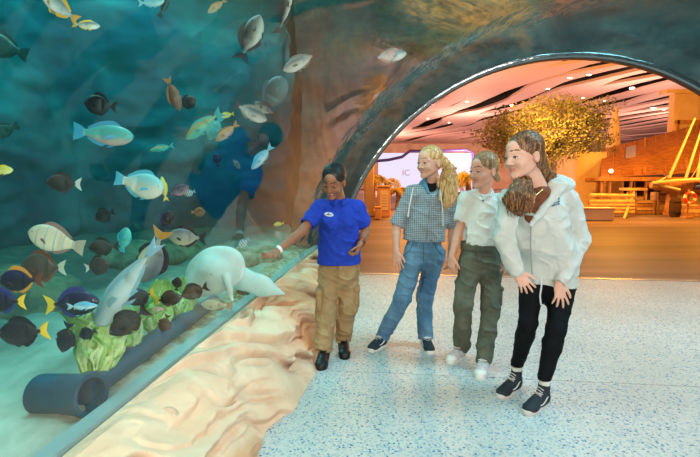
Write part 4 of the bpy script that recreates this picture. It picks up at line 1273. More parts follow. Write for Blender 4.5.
    ring_band('wristband_stripe', lerp(wrR, elR, .24), wrR - elR, .0305, .004, mat('band_red', srgb(190, 30, 30), rough=.4), wb)
    return e


# ------------------------------------------------------------ person 2: checked hoodie and jeans
def checked():
    Y = 3.80; j = lambda px, py, dy=0: P(px, py, Y + dy)
    e = empty('person', (P(426, 300, Y).x, Y, 0), 'person with a long blonde ponytail in a checked hoodie and blue jeans', 'person', None)
    SK = skin('skin_fair', srgb(222, 166, 142), srgb(232, 180, 156)); LIP = mat('lips_pink', srgb(200, 104, 98), rough=.45); BR = mat('brow_blonde', srgb(150, 112, 76), rough=.8)
    HR = hairm('hair_blonde', srgb(160, 112, 64), srgb(214, 164, 104), srgb(246, 210, 158))
    fw = Vector((-.28, -.96, 0)).normalized()
    hd = Head(j(429.5, 162.5, -.03), (-.78, -.62, -.10), 1.07, roll=.0)
    nb = j(432, 184, .02)
    shL, shR = j(411.5, 192, .0), j(447.5, 194, .04)
    elL, wrL = j(396.5, 224, .0), j(396.5, 252, -.05)
    elR, wrR = j(452.5, 226, .05), j(450.5, 255, .02)
    ch, wa, pe = j(429.5, 202), j(426, 228), j(424.5, 248)
    S = Sol(.0045); hd.add(S, smile=.9)
    S.rc(nb + Vector((0, .01, -.03)), hd.p(0, -.03, -.06), .046, .043, k=.03)
    S.rc(nb + Vector((0, 0, -.03)), shL, .030, .034, k=.02); S.rc(nb + Vector((0, 0, -.03)), shR, .030, .034, k=.02); S.rc(ch, pe, .10, .10, k=.04, n=fw, f=.7)
    for a, b_, c in ((shL, elL, wrL), (shR, elR, wrR)):
        S.rc(a, b_, .038, .034, k=.02); S.rc(b_, lerp(b_, c, .35), .034, .033, k=.01); S.rc(lerp(b_, c, .35), c, .033, .022, k=.01)
    hand(S, wrL, (.10, -.12, -1), (.5, .75, 0), (.75, -.6, 0), .98, curl=(.12, .16, .12), spread=.16, tc=.0)
    hand(S, wrR, (-.08, -.1, -1), (-.8, .5, 0), (-.3, -1, 0), .95, curl=(.35, .45, .35), spread=.03)
    hL, hR = j(414, 254, .0), j(435, 254, .03); kL, kR = j(403, 298, -.05), j(424, 298, .0); aL_, aR_ = ank((369, 352.5), (391, 341.5), .085, .25), ank((431, 355), (422.5, 341), .085, .25)
    for h_, k_, a_ in ((hL, kL, aL_), (hR, kR, aR_)): S.rc(h_, k_, .065, .045, k=.02); S.rc(k_, a_, .045, .034, k=.02)
    S.build('body', [SK, LIP, BR], e, hd.assign())
    hd.eyes(e, IRISB, look=(0, -.4), lid=.35, skinm=SK)
    b = MB(); b.tube([hd.p(t_ * .018, .0875 - 14 * (t_ * .018) ** 2, -.0605 + .12 * abs(t_ * .018)) for t_ in (-1, -.5, 0, .5, 1)], .0032, 6); b.build('teeth', TEETH, e, smooth=True)
    # hair: pulled back, ponytail falling over the right of the picture
    S = Sol(.0045)
    S.el(hd.p(0, -.022, .044), (.084 * 1.05, .102 * 1.05, .086 * 1.05), hd.R); S.el(hd.p(0, -.06, -.01), (.066, .06, .06), hd.R, k=.02)
    S.el(hd.p(0, .108, -.048), (.086, .090, .116), hd.R, k=.008, op='-')
    for sg in (-1, 1): S.el(hd.p(sg * .080, .000, -.035), (.020, .030, .045), hd.R, k=.006, op='-')
    S.rc(hd.p(0, -.10, .03), j(444, 160, .06), .030, .030, k=.02)
    S.warp(lambda P_: .0012 * np.sin(np.arctan2(hd.loc(P_)[..., 0], hd.loc(P_)[..., 2] + .02) * 40 + 3 * vn(P_, 12, 2)))
    h_ = S.build('hair', HR, e)
    S = Sol(.0045); pts = [(444, 160, .05, .030), (449, 170, .02, .050), (450.5, 184, -.06, .058), (450, 196, -.10, .048), (445, 204, -.12, .022)]
    for a, b_ in zip(pts[:-1], pts[1:]): S.rc(j(*a[:3]), j(*b_[:3]), a[3], b_[3], k=.02, n=(0, 1, 0), f=.7)
    S.rc(j(452, 180, -.05), j(457, 203, -.10), .035, .010, k=.015); S.rc(j(444, 175, -.02), j(440, 200, -.13), .03, .010, k=.015); S.rc(j(436, 172, .0), j(438, 186, -.08), .016, .010, k=.015)
    S.warp(lambda P_: .0045 * np.sin(P_[..., 0] * 330 + 14 * vn(P_, (8, 8, 6), 2) + 5 * np.sin(P_[..., 2] * 22)) + .004 * vn(P_, (30, 30, 8), 4))
    S.build('ponytail', HR, h_)
    strands([j(444, 161, .03), j(449, 172, .0), j(451, 186, -.07), j(450, 198, -.11), j(446, 208, -.13)], [.024, .044, .050, .042, .030], 46, HR, h_, 5)
    # black inner tee
    BK = cloth('black_tee', srgb(18, 20, 26))
    S = Sol(.006); S.rc(nb + Vector((0, 0, -.02)), ch, .062, .10, k=.03, n=fw, f=.8); S.cut(nb + Vector((0, 0, .022)), (0, 0, 1)); S.build('inner_tee', BK, e)
    # hoodie: fine blue grey check
    t = NT('check_fabric')
    w1 = t.node('ShaderNodeTexWave', wave_type='BANDS', bands_direction='X'); w1.inputs['Scale'].default_value = 22; w1.inputs['Distortion'].default_value = 1.2; w1.inputs['Detail'].default_value = 1; t.l.new(t.coord(), w1.inputs['Vector'])
    w2_ = t.node('ShaderNodeTexWave', wave_type='BANDS', bands_direction='Z'); w2_.inputs['Scale'].default_value = 22; w2_.inputs['Distortion'].default_value = 1.2; w2_.inputs['Detail'].default_value = 1; t.l.new(t.coord(), w2_.inputs['Vector'])
    a_ = t.ramp(w1.outputs[0], [(.45, (0, 0, 0)), (.55, (1, 1, 1))]); b2 = t.ramp(w2_.outputs[0], [(.45, (0, 0, 0)), (.55, (1, 1, 1))])
    c = t.mix(a_, srgb(96, 112, 126), srgb(176, 188, 194)); c = t.mix(b2, c, srgb(84, 100, 118), 'MULTIPLY') if False else t.mix(.5, c, t.mix(b2, srgb(88, 104, 120), srgb(184, 194, 198)))
    t.base(c); t.set(Roughness=.9); CK = t.m
    S = Sol(.006)
    S.rc(shL, shR, .046, .046, k=.02); S.rc(nb + Vector((0, .01, -.024)), shL, .050, .046, k=.02); S.rc(nb + Vector((0, .01, -.024)), shR, .050, .046, k=.02); S.rc(nb + Vector((0, .02, -.03)), ch, .07, .11, k=.04, n=fw, f=.85)
    belly(S, [(ch, .145), (j(428, 215), .150), (wa, .158), (j(424, 238), .168)], .66, fw)
    for a, b_ in ((shL, elL), (shR, elR)):
        S.rc(a, lerp(a, b_, .95), .056, .052, k=.03); dd = (b_ - a).normalized(); S.rc(b_ + dd * .035, b_ + dd * .08, .06, .06, k=.003, op='-')
    S.rc(nb + Vector((-.02, -.04, .0)), nb + Vector((-.012, -.13, -.075)), .055, .014, k=.008, op='-'); S.rc(nb + Vector((0, 0, .02)), nb + Vector((0, 0, .1)), .058, .07, k=.006, op='-')
    S.warp(wrinkle(.006, (9, 9, 13), 23)); S.cut(j(424, 240.5), (-.03, 0, -1)); hood = S.build('hoodie', CK, e)
    for a, b_ in ((shL, elL), (shR, elR)):
        S = Sol(.0055); dd = (b_ - a).normalized(); p0 = lerp(a, b_, .90); S.rc(p0 - dd * .03, p0 + dd * .03, .056, .058); S.rc(p0 + dd * .02, p0 + dd * .08, .047, .047, k=.003, op='-')
        S.cut(p0 - dd * .03, -dd); S.cut(p0 + dd * .038, dd); S.build('rolled_cuff', CK, hood)
    LIN = cloth('hood_lining', srgb(70, 120, 150), srgb(96, 146, 170))
    S = Sol(.0055); S.rc(nb + Vector((-.075, -.02, .0)), nb + Vector((-.02, .08, .02)), .034, .045, k=.02); S.rc(nb + Vector((-.02, .08, .02)), nb + Vector((.08, .03, .0)), .045, .034, k=.02)
    S.rc(nb + Vector((-.075, -.03, .005)), nb + Vector((-.045, -.12, -.07)), .024, .010, k=.012); S.rc(nb + Vector((.07, -.02, -.01)), nb + Vector((.03, -.13, -.09)), .022, .010, k=.012)
    S.rc(nb + Vector((0, 0, .0)), nb + Vector((0, 0, .1)), .048, .05, k=.004, op='-'); S.build('hood', LIN, hood)
    b = MB(); b.tube([j(431, 196, -.135), j(429.5, 212, -.15), j(427.5, 228, -.155), j(426.5, 240, -.155)], .0035, 6); b.build('zip', mat('zip_grey', srgb(120, 126, 130), rough=.5), hood)
    CR = cloth('cord_white', srgb(226, 222, 210))
    for pts in ([(413, 188, -.10), (411, 198, -.13), (409, 208, -.14), (408, 216, -.15)], [(440, 190, -.13), (442, 203, -.15), (443, 216, -.155), (443, 225, -.16)]):
        b = MB(); q_ = [j(*p_) for p_ in pts]; b.tube(q_, .0042, 6); b.sphere(q_[-1], (.007, .007, .012), 8, 6); b.build('drawstring', CR, hood, smooth=True)
    # jeans
    t = NT('denim'); t.base(t.ramp(t.noise(5, 4, st=(1, 1, .5)), [(.35, srgb(64, 104, 138)), (.65, srgb(108, 150, 178))])); t.set(Roughness=.9); t.bump(t.noise(150, 3), .2, .002); DN = t.m
    S = Sol(.006); S.rc(j(424.5, 236), j(424.5, 252), .135, .145, k=.03, n=fw, f=.66)
    S.rc(hL, kL, .086, .070, k=.03); S.rc(kL, aL_, .070, .058, k=.02); S.rc(hR, kR, .084, .068, k=.03); S.rc(kR, aR_, .068, .058, k=.02)
    S.rc(j(423, 272, -.02), j(409, 340, -.02), .008, .03, k=.02, op='-')
    S.warp(wrinkle(.0055, (9, 9, 14), 33)); S.cut(aL_ + Vector((0, 0, -.022)), (0, 0, -1)); jn = S.build('jeans', DN, e)
    DN2 = cloth('denim_dark', srgb(54, 90, 122))
    b = MB(); b.tube([j(414, 243, -.135), j(409, 251, -.115), j(403.5, 256, -.06)], .003, 5); b.tube([j(434, 243, -.12), j(438, 251, -.11), j(444, 255, -.05)], .003, 5); b.tube([j(424, 243, -.135), j(423.5, 262, -.115)], .003, 5); b.build('pocket_seams', DN2, jn)
    for x_ in (411, 418.5, 431, 438.5):
        b = MB(); b.box(j(x_, 242.5, -.118 if 412 < x_ < 436 else -.10), (.012, .012, .05), bev=.003); b.build('belt_loop', DN, jn)
    for a_ in (aL_, aR_):
        S = Sol(.0055); S.rc(a_ + Vector((0, 0, -.02)), a_ + Vector((0, 0, .02)), .061, .061); S.cut(a_ + Vector((0, 0, -.024)), (0, 0, -1)); S.cut(a_ + Vector((0, 0, .012)), (0, 0, 1)); S.warp(wrinkle(.004, (20, 20, 20), 3)); S.build('trouser_cuff', DN, jn)
    NV_ = cloth('dark_suede', srgb(26, 44, 56), rough=.7); WH = mat('white_rubber', srgb(222, 222, 216), rough=.5)
    shoe(e, PF(369, 352.5), PF(391, 341.5), NV_, WH, hi=.075, lace=WH, stripe=WH, L=.25); shoe(e, PF(431, 355), PF(422.5, 341), NV_, WH, hi=.075, lace=WH, stripe=WH, L=.25)
    return e


# ------------------------------------------------------------ person 3: white tee, olive trousers
def tee():
    Y = 3.42; j = lambda px, py, dy=0: P(px, py, Y + dy)
    e = empty('person', (P(478, 300, Y).x, Y, 0), 'person in a plain white tee and olive cargo trousers looking left', 'person', None)
    SK = skin('skin_rosy', srgb(224, 160, 136), srgb(234, 176, 152)); LIP = mat('lips_rose', srgb(196, 98, 92), rough=.45); BR = mat('brow_brown', srgb(110, 76, 52), rough=.8)
    HR = hairm('hair_fairbrown', srgb(104, 74, 50), srgb(150, 114, 78), srgb(196, 160, 118))
    fw = Vector((-.32, -.95, 0)).normalized()
    hd = Head(j(483.5, 170.5, -.05), (-.84, -.54, -.14), 1.06, roll=-.04)
    nb = j(484, 191, .0)
    shL, shR = j(466.5, 199, -.02), j(499, 201, .04)
    elL, wrL = j(458.5, 232, .02), j(451.5, 257, -.03)
    elR, wrR = j(507, 234, .06), j(505, 263, .0)
    ch, wa, pe = j(482, 210), j(480.5, 232), j(479, 252)
    S = Sol(.0045); hd.add(S, smile=.7)
    S.rc(nb + Vector((0, .01, -.03)), hd.p(0, -.03, -.06), .045, .042, k=.03)
    S.rc(nb + Vector((0, 0, -.03)), shL, .030, .034, k=.02); S.rc(nb + Vector((0, 0, -.03)), shR, .030, .034, k=.02); S.rc(ch, pe, .09, .095, k=.04, n=fw, f=.7)
    for a, b_, c in ((shL, elL, wrL), (shR, elR, wrR)):
        S.rc(a, b_, .036, .032, k=.02); S.rc(b_, lerp(b_, c, .35), .032, .031, k=.01); S.rc(lerp(b_, c, .35), c, .031, .021, k=.01)
    hand(S, wrL, (-.04, -.1, -1), (.8, .5, 0), (.4, -1, 0), .93, curl=(.4, .5, .4), spread=.03)
    hand(S, wrR, (-.1, -.1, -1), (-.8, .5, 0), (-.4, -1, 0), .93, curl=(.4, .5, .4), spread=.03)
    hL, hR = j(470, 259, .0), j(490, 260, .02); kL, kR = j(463.5, 305, -.05), j(490, 306, -.03); aL_, aR_ = ank((448, 364), (470, 352), .085, .245), ank((479, 380), (487, 363), .085, .245)
    for h_, k_, a_ in ((hL, kL, aL_), (hR, kR, aR_)): S.rc(h_, k_, .06, .045, k=.02); S.rc(k_, a_, .045, .034, k=.02)
    S.build('body', [SK, LIP, BR], e, hd.assign())
    hd.eyes(e, IRISB, look=(0, -.4), lid=.35, skinm=SK)
    b = MB(); b.tube([hd.p(t_ * .016, .0875 - 14 * (t_ * .016) ** 2, -.0605 + .12 * abs(t_ * .016)) for t_ in (-1, -.5, 0, .5, 1)], .0028, 6); b.build('teeth', TEETH, e, smooth=True)
    S = Sol(.0045)
    S.el(hd.p(0, -.022, .044), (.084 * 1.05, .103 * 1.05, .086 * 1.05), hd.R); S.el(hd.p(0, -.06, -.01), (.066, .06, .06), hd.R, k=.02)
    S.el(hd.p(0, .110, -.050), (.086, .092, .114), hd.R, k=.008, op='-')
    for sg in (-1, 1): S.el(hd.p(sg * .080, .000, -.035), (.020, .030, .045), hd.R, k=.006, op='-')
    S.rc(hd.p(0, -.10, -.01), hd.p(0, -.14, -.08), .030, .020, k=.02)
    S.warp(lambda P_: .0012 * np.sin(np.arctan2(hd.loc(P_)[..., 0], hd.loc(P_)[..., 2] + .02) * 40 + 3 * vn(P_, 12, 2)))
    S.build('hair', HR, e)
    WT = cloth('white_jersey', srgb(226, 226, 220), srgb(234, 234, 230))
    S = Sol(.006)
    S.rc(shL, shR, .045, .045, k=.02); S.rc(nb + Vector((0, .01, -.028)), shL, .048, .045, k=.02); S.rc(nb + Vector((0, .01, -.028)), shR, .048, .045, k=.02); S.rc(nb + Vector((0, .015, -.03)), ch, .06, .105, k=.04, n=fw, f=.85)
    belly(S, [(ch, .130), (j(481, 222), .132), (wa, .136), (j(480, 246), .140)], .68, fw)
    for a, b_ in ((shL, elL), (shR, elR)):
        p1 = lerp(a, b_, .58); dd = (b_ - a).normalized(); S.rc(a, p1, .052, .054, k=.03); S.rc(p1 + dd * .035, p1 + dd * .09, .046, .05, k=.003, op='-')
    S.warp(wrinkle(.0055, (8, 8, 11), 43)); S.cut(j(480, 244.5), (0, 0, -1))
    for a, b_ in ((shL, elL), (shR, elR)):
        p1 = lerp(a, b_, .58); dd = (b_ - a).normalized(); S.rc(p1 + dd * .105, p1 + dd * .16, .08, .08, k=.002, op='-')
    S.rc(nb + Vector((-.006, -.055, .03)), nb + Vector((0, 0, .1)), .056, .07, k=.006, op='-')
    ts_ = S.build('tee_shirt', WT, e)
    b = MB(); pts = [nb + Vector((-.004 + math.cos(a) * .060, -.030 + math.sin(a) * .062, .000 - .034 * (0.5 - .5 * math.sin(a)))) for a in [math.pi * 2 * i / 22 for i in range(23)]]; b.tube(pts, .005, 6); b.build('neck_ribbing', WT, ts_, smooth=True)
    GD = mat('dark_bead', srgb(70, 50, 44), rough=.4)
    b = MB(); c0 = j(483, 200.5, -.135); b.sphere(c0, .007, 10, 6); nk = b.build('necklace', GD, e, smooth=True)
    b = MB(); b.tube([nb + Vector((-.052, -.03, .012)), lerp(nb + Vector((-.045, -.09, -.015)), c0, .45), c0, lerp(nb + Vector((.045, -.08, -.015)), c0, .45), nb + Vector((.052, -.02, .012))], .0012, 4); b.build('chain', GD, nk)
    OL = cloth('olive_twill', srgb(84, 86, 72), srgb(104, 106, 90), scale=10)
    S = Sol(.006); S.rc(j(480, 246), j(480, 260), .130, .140, k=.03, n=fw, f=.68)
    S.rc(hL, kL, .080, .070, k=.03); S.rc(kL, aL_, .070, .060, k=.02); S.rc(hR, kR, .080, .070, k=.03); S.rc(kR, aR_, .070, .062, k=.02)
    S.rc(j(480, 280, -.02), j(476, 355, -.05), .006, .028, k=.02, op='-')
    S.warp(wrinkle(.007, (8, 8, 12), 51)); S.cut(aR_ + Vector((0, 0, -.035)), (0, 0, -1)); S.cut(j(480, 241.5), (0, 0, 1)); tr_ = S.build('cargo_trousers', OL, e)
    S = Sol(.006); S.rc(j(480, 245), j(480, 248), .138, .140, n=fw, f=.68); S.cut(j(480, 242), (0, 0, 1)); S.cut(j(480, 250), (0, 0, -1)); S.warp(lambda P_: .003 * np.sin(np.arctan2(P_[..., 0] - j(480, 246).x, P_[..., 1] - Y) * 50)); S.build('waistband', OL, tr_)
    b = MB()
    b.tube([j(478, 246, -.125), j(475, 252, -.14), j(477, 258, -.135)], .0035, 5); b.tube([j(480, 246, -.125), j(482, 253, -.14), j(481, 262, -.135)], .0035, 5); b.build('drawstring', cloth('olive_cord', srgb(70, 72, 60)), tr_)
    for c, dx in ((j(499, 296, -.0), 1), (j(458, 292, -.0), -1)):
        b = MB(); b.box(c + Vector((-.012 * dx, 0, 0)), (.05, .12, .15), bev=.016); b.build('cargo_pocket', OL, tr_, smooth=True)
        b = MB(); b.box(c + Vector((-.009 * dx, 0, .065)), (.053, .128, .04), bev=.01); b.build('pocket_flap', OL, tr_, smooth=True)
    WS = mat('white_canvas', srgb(186, 176, 178), srgb(206, 198, 198), scale=40, rough=.7); WH = mat('white_rubber_sole', srgb(228, 224, 220), rough=.5)
    shoe(e, PF(448, 364), PF(470, 352), WS, WH, hi=.07, lace=WH, toecap=WH, L=.245); shoe(e, PF(479, 380), PF(487, 363), WS, WH, hi=.07, lace=WH, toecap=WH, L=.245)
    return e


# ------------------------------------------------------------ person 4: pale hoodie, leaning with hands on the thighs
def leaning():
    Y = 2.90; j = lambda px, py, dy=0: P(px, py, Y + dy)
    e = empty('person', (P(545, 350, Y).x, Y, 0), 'person in a pale zip hoodie and black leggings leaning with both hands on the thighs', 'person', None)
    SK = skin('skin_light', srgb(226, 172, 150), srgb(236, 186, 164)); LIP = mat('lips_coral', srgb(208, 128, 116), rough=.45); BR = mat('brow_dark', srgb(130, 94, 70), rough=.8)
    HR = hairm('hair_brown', srgb(58, 36, 22), srgb(112, 72, 42), srgb(184, 132, 84))
    fw = Vector((-.42, -.91, 0)).normalized()
    hd = Head(j(523.5, 156.5, -.17), (-.90, -.42, -.12), 1.13, roll=.06)
    nb = j(541, 186, -.10)
    shL, shR = j(510, 200, -.16), j(568, 200, -.03)
    elL, wrL = j(504, 240, -.17), j(517, 273, -.17)
    elR, wrR = j(580, 240, .0), j(559, 284, -.14)
    ch, wa, pe = j(540, 215, -.07), j(545, 250, .0), j(548, 274, .06)
    S = Sol(.0045); hd.add(S, smile=.1)
    S.rc(nb + Vector((0, .02, -.03)), hd.p(0, -.03, -.05), .052, .046, k=.03); S.rc(hd.p(0, -.0, -.06), nb + Vector((-.02, -.03, -.01)), .035, .04, k=.03)
    S.rc(nb + Vector((0, 0, -.03)), shL, .030, .034, k=.02); S.rc(nb + Vector((0, 0, -.03)), shR, .030, .034, k=.02); S.rc(ch, pe, .10, .10, k=.04, n=fw, f=.7)
    for a, b_, c in ((shL, elL, wrL), (shR, elR, wrR)):
        S.rc(a, b_, .038, .034, k=.02); S.rc(b_, c, .034, .023, k=.01)
    hand(S, wrL, (.42, -.18, -.62), (.15, .9, -.25), (.7, .2, .5), .98, curl=(.20, .25, .15), spread=.20, tc=.1)
    hand(S, wrR, (.10, -.12, -1), (-.05, .95, -.1), (.9, -.1, .35), .98, curl=(.12, .18, .12), spread=.30, tc=.1)
    hL, hR = j(532, 284, .04), j(563, 284, .06); kL, kR = j(528, 322, -.04), j(556, 330, -.11); aL_, aR_ = ank((498.5, 399), (526, 383), .16), ank((525, 415.5), (555, 397), .16)
    for h_, k_, a_ in ((hL, kL, aL_), (hR, kR, aR_)): S.rc(h_, k_, .06, .045, k=.02); S.rc(k_, a_, .045, .030, k=.02)
    S.build('body', [SK, LIP, BR], e, hd.assign())
    hd.eyes(e, IRISB, look=(0, -.5), lid=.4, skinm=SK)
    # hair parted, a long wavy lock in front and behind
    S = Sol(.0045); K = 1.13
    S.el(hd.p(0, -.024, .044), (.084 * K, .104 * K, .088 * K), hd.R); S.el(hd.p(0, -.065, -.02), (.064 * K, .058 * K, .06 * K), hd.R, k=.02)
    S.el(hd.p(0, .112, -.052), (.086 * K, .092 * K, .116 * K), hd.R, k=.008, op='-')
    for sg in (-1, 1): S.el(hd.p(sg * .080, .002, -.040), (.020, .032, .050), hd.R, k=.006, op='-')
    S.rc(hd.p(.0, -.10, -.03), nb + Vector((.05, .03, .015)), .05, .035, k=.03)
    S.warp(lambda P_: .0013 * np.sin(np.arctan2(hd.loc(P_)[..., 0], hd.loc(P_)[..., 2] + .02) * 44 + 3 * vn(P_, 12, 2)))
    h_ = S.build('hair', HR, e)
    S = Sol(.0045); A_ = [(524, 172, -.08, .030), (521, 186, -.24, .044), (516, 198, -.29, .052), (517, 208, -.28, .034), (519, 215, -.27, .012)]
    for a, b_ in zip(A_[:-1], A_[1:]): S.rc(j(*a[:3]), j(*b_[:3]), a[3], b_[3], k=.02, n=(0, 1, 0), f=.75)
    S.rc(j(526, 178, -.16), j(531, 196, -.25), .030, .022, k=.02); S.rc(j(531, 196, -.25), j(530, 211, -.25), .022, .007, k=.02); S.rc(j(513, 188, -.26), j(507, 200, -.29), .022, .018, k=.02); S.rc(j(507, 200, -.29), j(508, 212, -.29), .018, .006, k=.02)
    S.warp(lambda P_: .0055 * np.sin(P_[..., 0] * 300 + 16 * vn(P_, (8, 8, 7), 2) + 4 * np.sin(P_[..., 2] * 35)) + .006 * vn(P_, (26, 26, 12), 4))
    S.build('front_lock', HR, h_)
    strands([j(526, 172, -.10), j(521, 186, -.25), j(517, 199, -.30), j(518, 213, -.285)], [.022, .042, .055, .050], 60, HR, h_, 8, wave=.014)
    strands([j(541, 168, -.06), j(549, 176, -.07), j(556, 182, -.05), j(560, 188, -.02)], [.018, .022, .022, .014], 20, HR, h_, 9, wave=.012)
    S = Sol(.0045); S.rc(hd.p(0, -.09, -.06), j(551, 178, -.06), .035, .03, k=.02); S.rc(j(551, 178, -.06), j(556, 186, -.02), .030, .012, k=.02)
    S.warp(lambda P_: .005 * np.sin(P_[..., 0] * 300 + 14 * vn(P_, (8, 8, 7), 2))); S.build('side_lock', HR, h_)
    # brown ribbed top in the open neck
    BT = cloth('brown_knit', srgb(110, 62, 36), srgb(128, 76, 46))
    S = Sol(.006); S.rc(nb + Vector((-.02, -.035, -.045)), j(534, 216, -.100), .064, .076, k=.03, n=fw, f=.9); S.cut(nb + Vector((-.01, -.04, .005)), (0.1, -.2, 1)); S.build('inner_top', BT, e)
    HD_ = cloth('pale_fleece', srgb(196, 200, 196), srgb(210, 213, 208), scale=14)
    S = Sol(.006)
    S.rc(shL, shR, .055, .058, k=.03); S.rc(nb + Vector((.01, .03, -.035)), ch, .08, .12, k=.05, n=fw, f=.9)
    belly(S, [(ch, .150), (j(541, 235, -.05), .155), (wa, .168), (j(547, 272, .02), .178)], .72, fw)
    for a, b_, c in ((shL, elL, wrL), (shR, elR, wrR)):
        S.rc(a, b_, .062, .060, k=.035); S.rc(b_, lerp(b_, c, .86), .060, .046, k=.02)
    S.rc(nb + Vector((-.012, -.10, .02)), j(529, 217, -.25), .072, .006, k=.008, op='-'); S.rc(nb + Vector((-.02, -.04, .03)), nb + Vector((0, 0, .12)), .068, .08, k=.006, op='-')
    S.warp(wrinkle(.007, (8, 8, 11), 63)); S.cut(j(547, 278, .02), (-.12, 0, -1)); hood = S.build('hoodie', HD_, e)
    for b_, c in ((elL, wrL), (elR, wrR)):
        S = Sol(.0055); dd = (c - b_).normalized(); p0 = lerp(b_, c, .90); S.rc(p0 - dd * .03, p0 + dd * .02, .044, .040); S.rc(p0 + dd * .03, p0 + dd * .08, .032, .032, k=.003, op='-'); S.cut(p0 + dd * .035, dd)
        S.warp(lambda P_: .0016 * np.sin((P_ @ v3(dd.orthogonal())) * 700)); S.build('sleeve_cuff', HD_, hood)
    S = Sol(.006); S.rc(j(547, 274, .02), j(547.5, 279, .02), .176, .172, n=fw, f=.72); S.cut(j(547, 283, .02), (-.12, 0, -1)); S.cut(j(547, 272, .02), (.12, 0, 1)); S.warp(wrinkle(.004, (20, 20, 6), 5)); S.build('waist_ribbing', HD_, hood)
    # hood lying on the back and shoulder
    S = Sol(.0055); S.rc(nb + Vector((.06, -.02, .0)), nb + Vector((.15, .09, .01)), .045, .055, k=.03); S.rc(nb + Vector((.15, .09, .01)), nb + Vector((-.02, .12, .02)), .055, .05, k=.03); S.rc(nb + Vector((-.02, .12, .02)), nb + Vector((-.11, .0, -.01)), .05, .035, k=.03)
    S.rc(nb + Vector((.105, -.03, .0)), j(531, 225, -.235), .036, .014, k=.02); S.rc(nb + Vector((.15, .04, .0)), nb + Vector((.21, .07, .005)), .045, .03, k=.03)
    S.rc(nb + Vector((0.01, 0.01, .03)), nb + Vector((0.0, 0, .14)), .06, .07, k=.006, op='-'); S.warp(wrinkle(.004, (12, 12, 12), 8)); S.build('hood', HD_, hood)
    b = MB(); b.tube([j(531, 226, -.245), j(530.5, 240, -.235), j(531, 256, -.215), j(532, 274, -.19)], .004, 6); b.build('zip', mat('zip_pale', srgb(150, 152, 150), rough=.4), hood)
    for (x0, y0, x1, y1) in ((516, 248, 524, 266), (550, 246, 560, 268)):
        b = MB(); b.tube([j(x0, y0, -.20 if x0 < 530 else -.15), j(x1, y1, -.19 if x0 < 530 else -.13)], .003, 5); b.build('pocket_seam', HD_, hood)
    DB = mat('print_blue', srgb(70, 130, 160), rough=.7)
    R0 = math.atan2(fw.x, -fw.y) * -1
    c_ = j(555, 204, -.19)
    for k_, (w_, o_) in enumerate(((.06, .016), (.075, 0), (.05, -.014))):
        b = MB()
        for m_ in range(5):
            b.box(c_ + Vector((-.03 + m_ * .0145, .0035 * m_, o_ + .0035 * m_)), (.009, .006, .0075 if m_ % 2 else .010), rot=.3)
        b.build('chest_lettering', DB, hood)
    CR = cloth('cord_pale', srgb(214, 216, 210))
    b = MB(); b.tube([j(541, 278, -.16), j(541.5, 286, -.17), j(540, 296, -.165), j(541, 305, -.16)], .005, 6); b.build('drawstring', CR, hood, smooth=True)
    b = MB(); b.tube([j(575, 274, -.03), j(576, 281, -.04), j(574, 286, -.04)], .005, 6); b.sphere(j(574, 287, -.04), .008, 8, 6); b.build('drawstring', CR, hood, smooth=True)
    GD = mat('gold', srgb(200, 170, 110), rough=.3, metal=1)
    pts = [nb + Vector((-.075, -.03, .012)), j(532, 193, -.235), j(531, 199, -.255), j(535, 196, -.245), nb + Vector((.03, -.04, .012))]
    b = MB(); b.tube(pts, .0016, 5); nk = b.build('necklace', GD, e); b = MB(); b.sphere(j(531, 200.5, -.258), .006, 8, 6); b.build('pendant', GD, nk)
    LG = mat('black_leggings', srgb(7, 9, 14), srgb(12, 15, 21), scale=8, rough=.8, spec=.2)
    S = Sol(.006); S.rc(j(548, 268, .05), j(548, 282, .05), .140, .145, k=.03, n=fw, f=.72)
    S.rc(hL, kL, .080, .056, k=.03); S.rc(kL, lerp(kL, aL_, .3), .056, .056, k=.02); S.rc(lerp(kL, aL_, .3), aL_, .056, .040, k=.02)
    S.rc(hR, kR, .084, .058, k=.03); S.rc(kR, lerp(kR, aR_, .3), .058, .058, k=.02); S.rc(lerp(kR, aR_, .3), aR_, .058, .040, k=.02)
    S.warp(wrinkle(.003, (12, 12, 20), 73)); S.cut(aR_, (0, 0, -1)); S.build('leggings', LG, e)
    BKc = cloth('black_canvas', srgb(30, 38, 48), rough=.75); WH = mat('offwhite_rubber', srgb(206, 200, 194), rough=.5); SK2 = cloth('white_rib', srgb(226, 226, 222))
    shoe(e, PF(498.5, 399), PF(526, 383), BKc, WH, hi=.125, lace=WH, stripe=WH, sock=SK2); shoe(e, PF(525, 415.5), PF(555, 397), BKc, WH, hi=.125, lace=WH, stripe=WH, sock=SK2)
    return e


guide(); checked(); tee(); leaning()

# ================================================================== LIFE IN THE TANK
def y_glass(px, py):
    """distance at which the sight line meets the acrylic"""
    r = ray(px, py); o = Vector((0, 0, H)) - Vector((BX, BY, 0))
    ow, rw = o.x * UY - o.y * UX, r.x * UY - r.y * UX
    a = rw * rw + r.z * r.z; b_ = 2 * ((ow - AXW) * rw + (o.z - AXZ) * r.z); c = (ow - AXW) ** 2 + (o.z - AXZ) ** 2 - RGL ** 2
    t_ = (-b_ + math.sqrt(b_ * b_ - 4 * a * c)) / (2 * a)
    return t_ * r.y


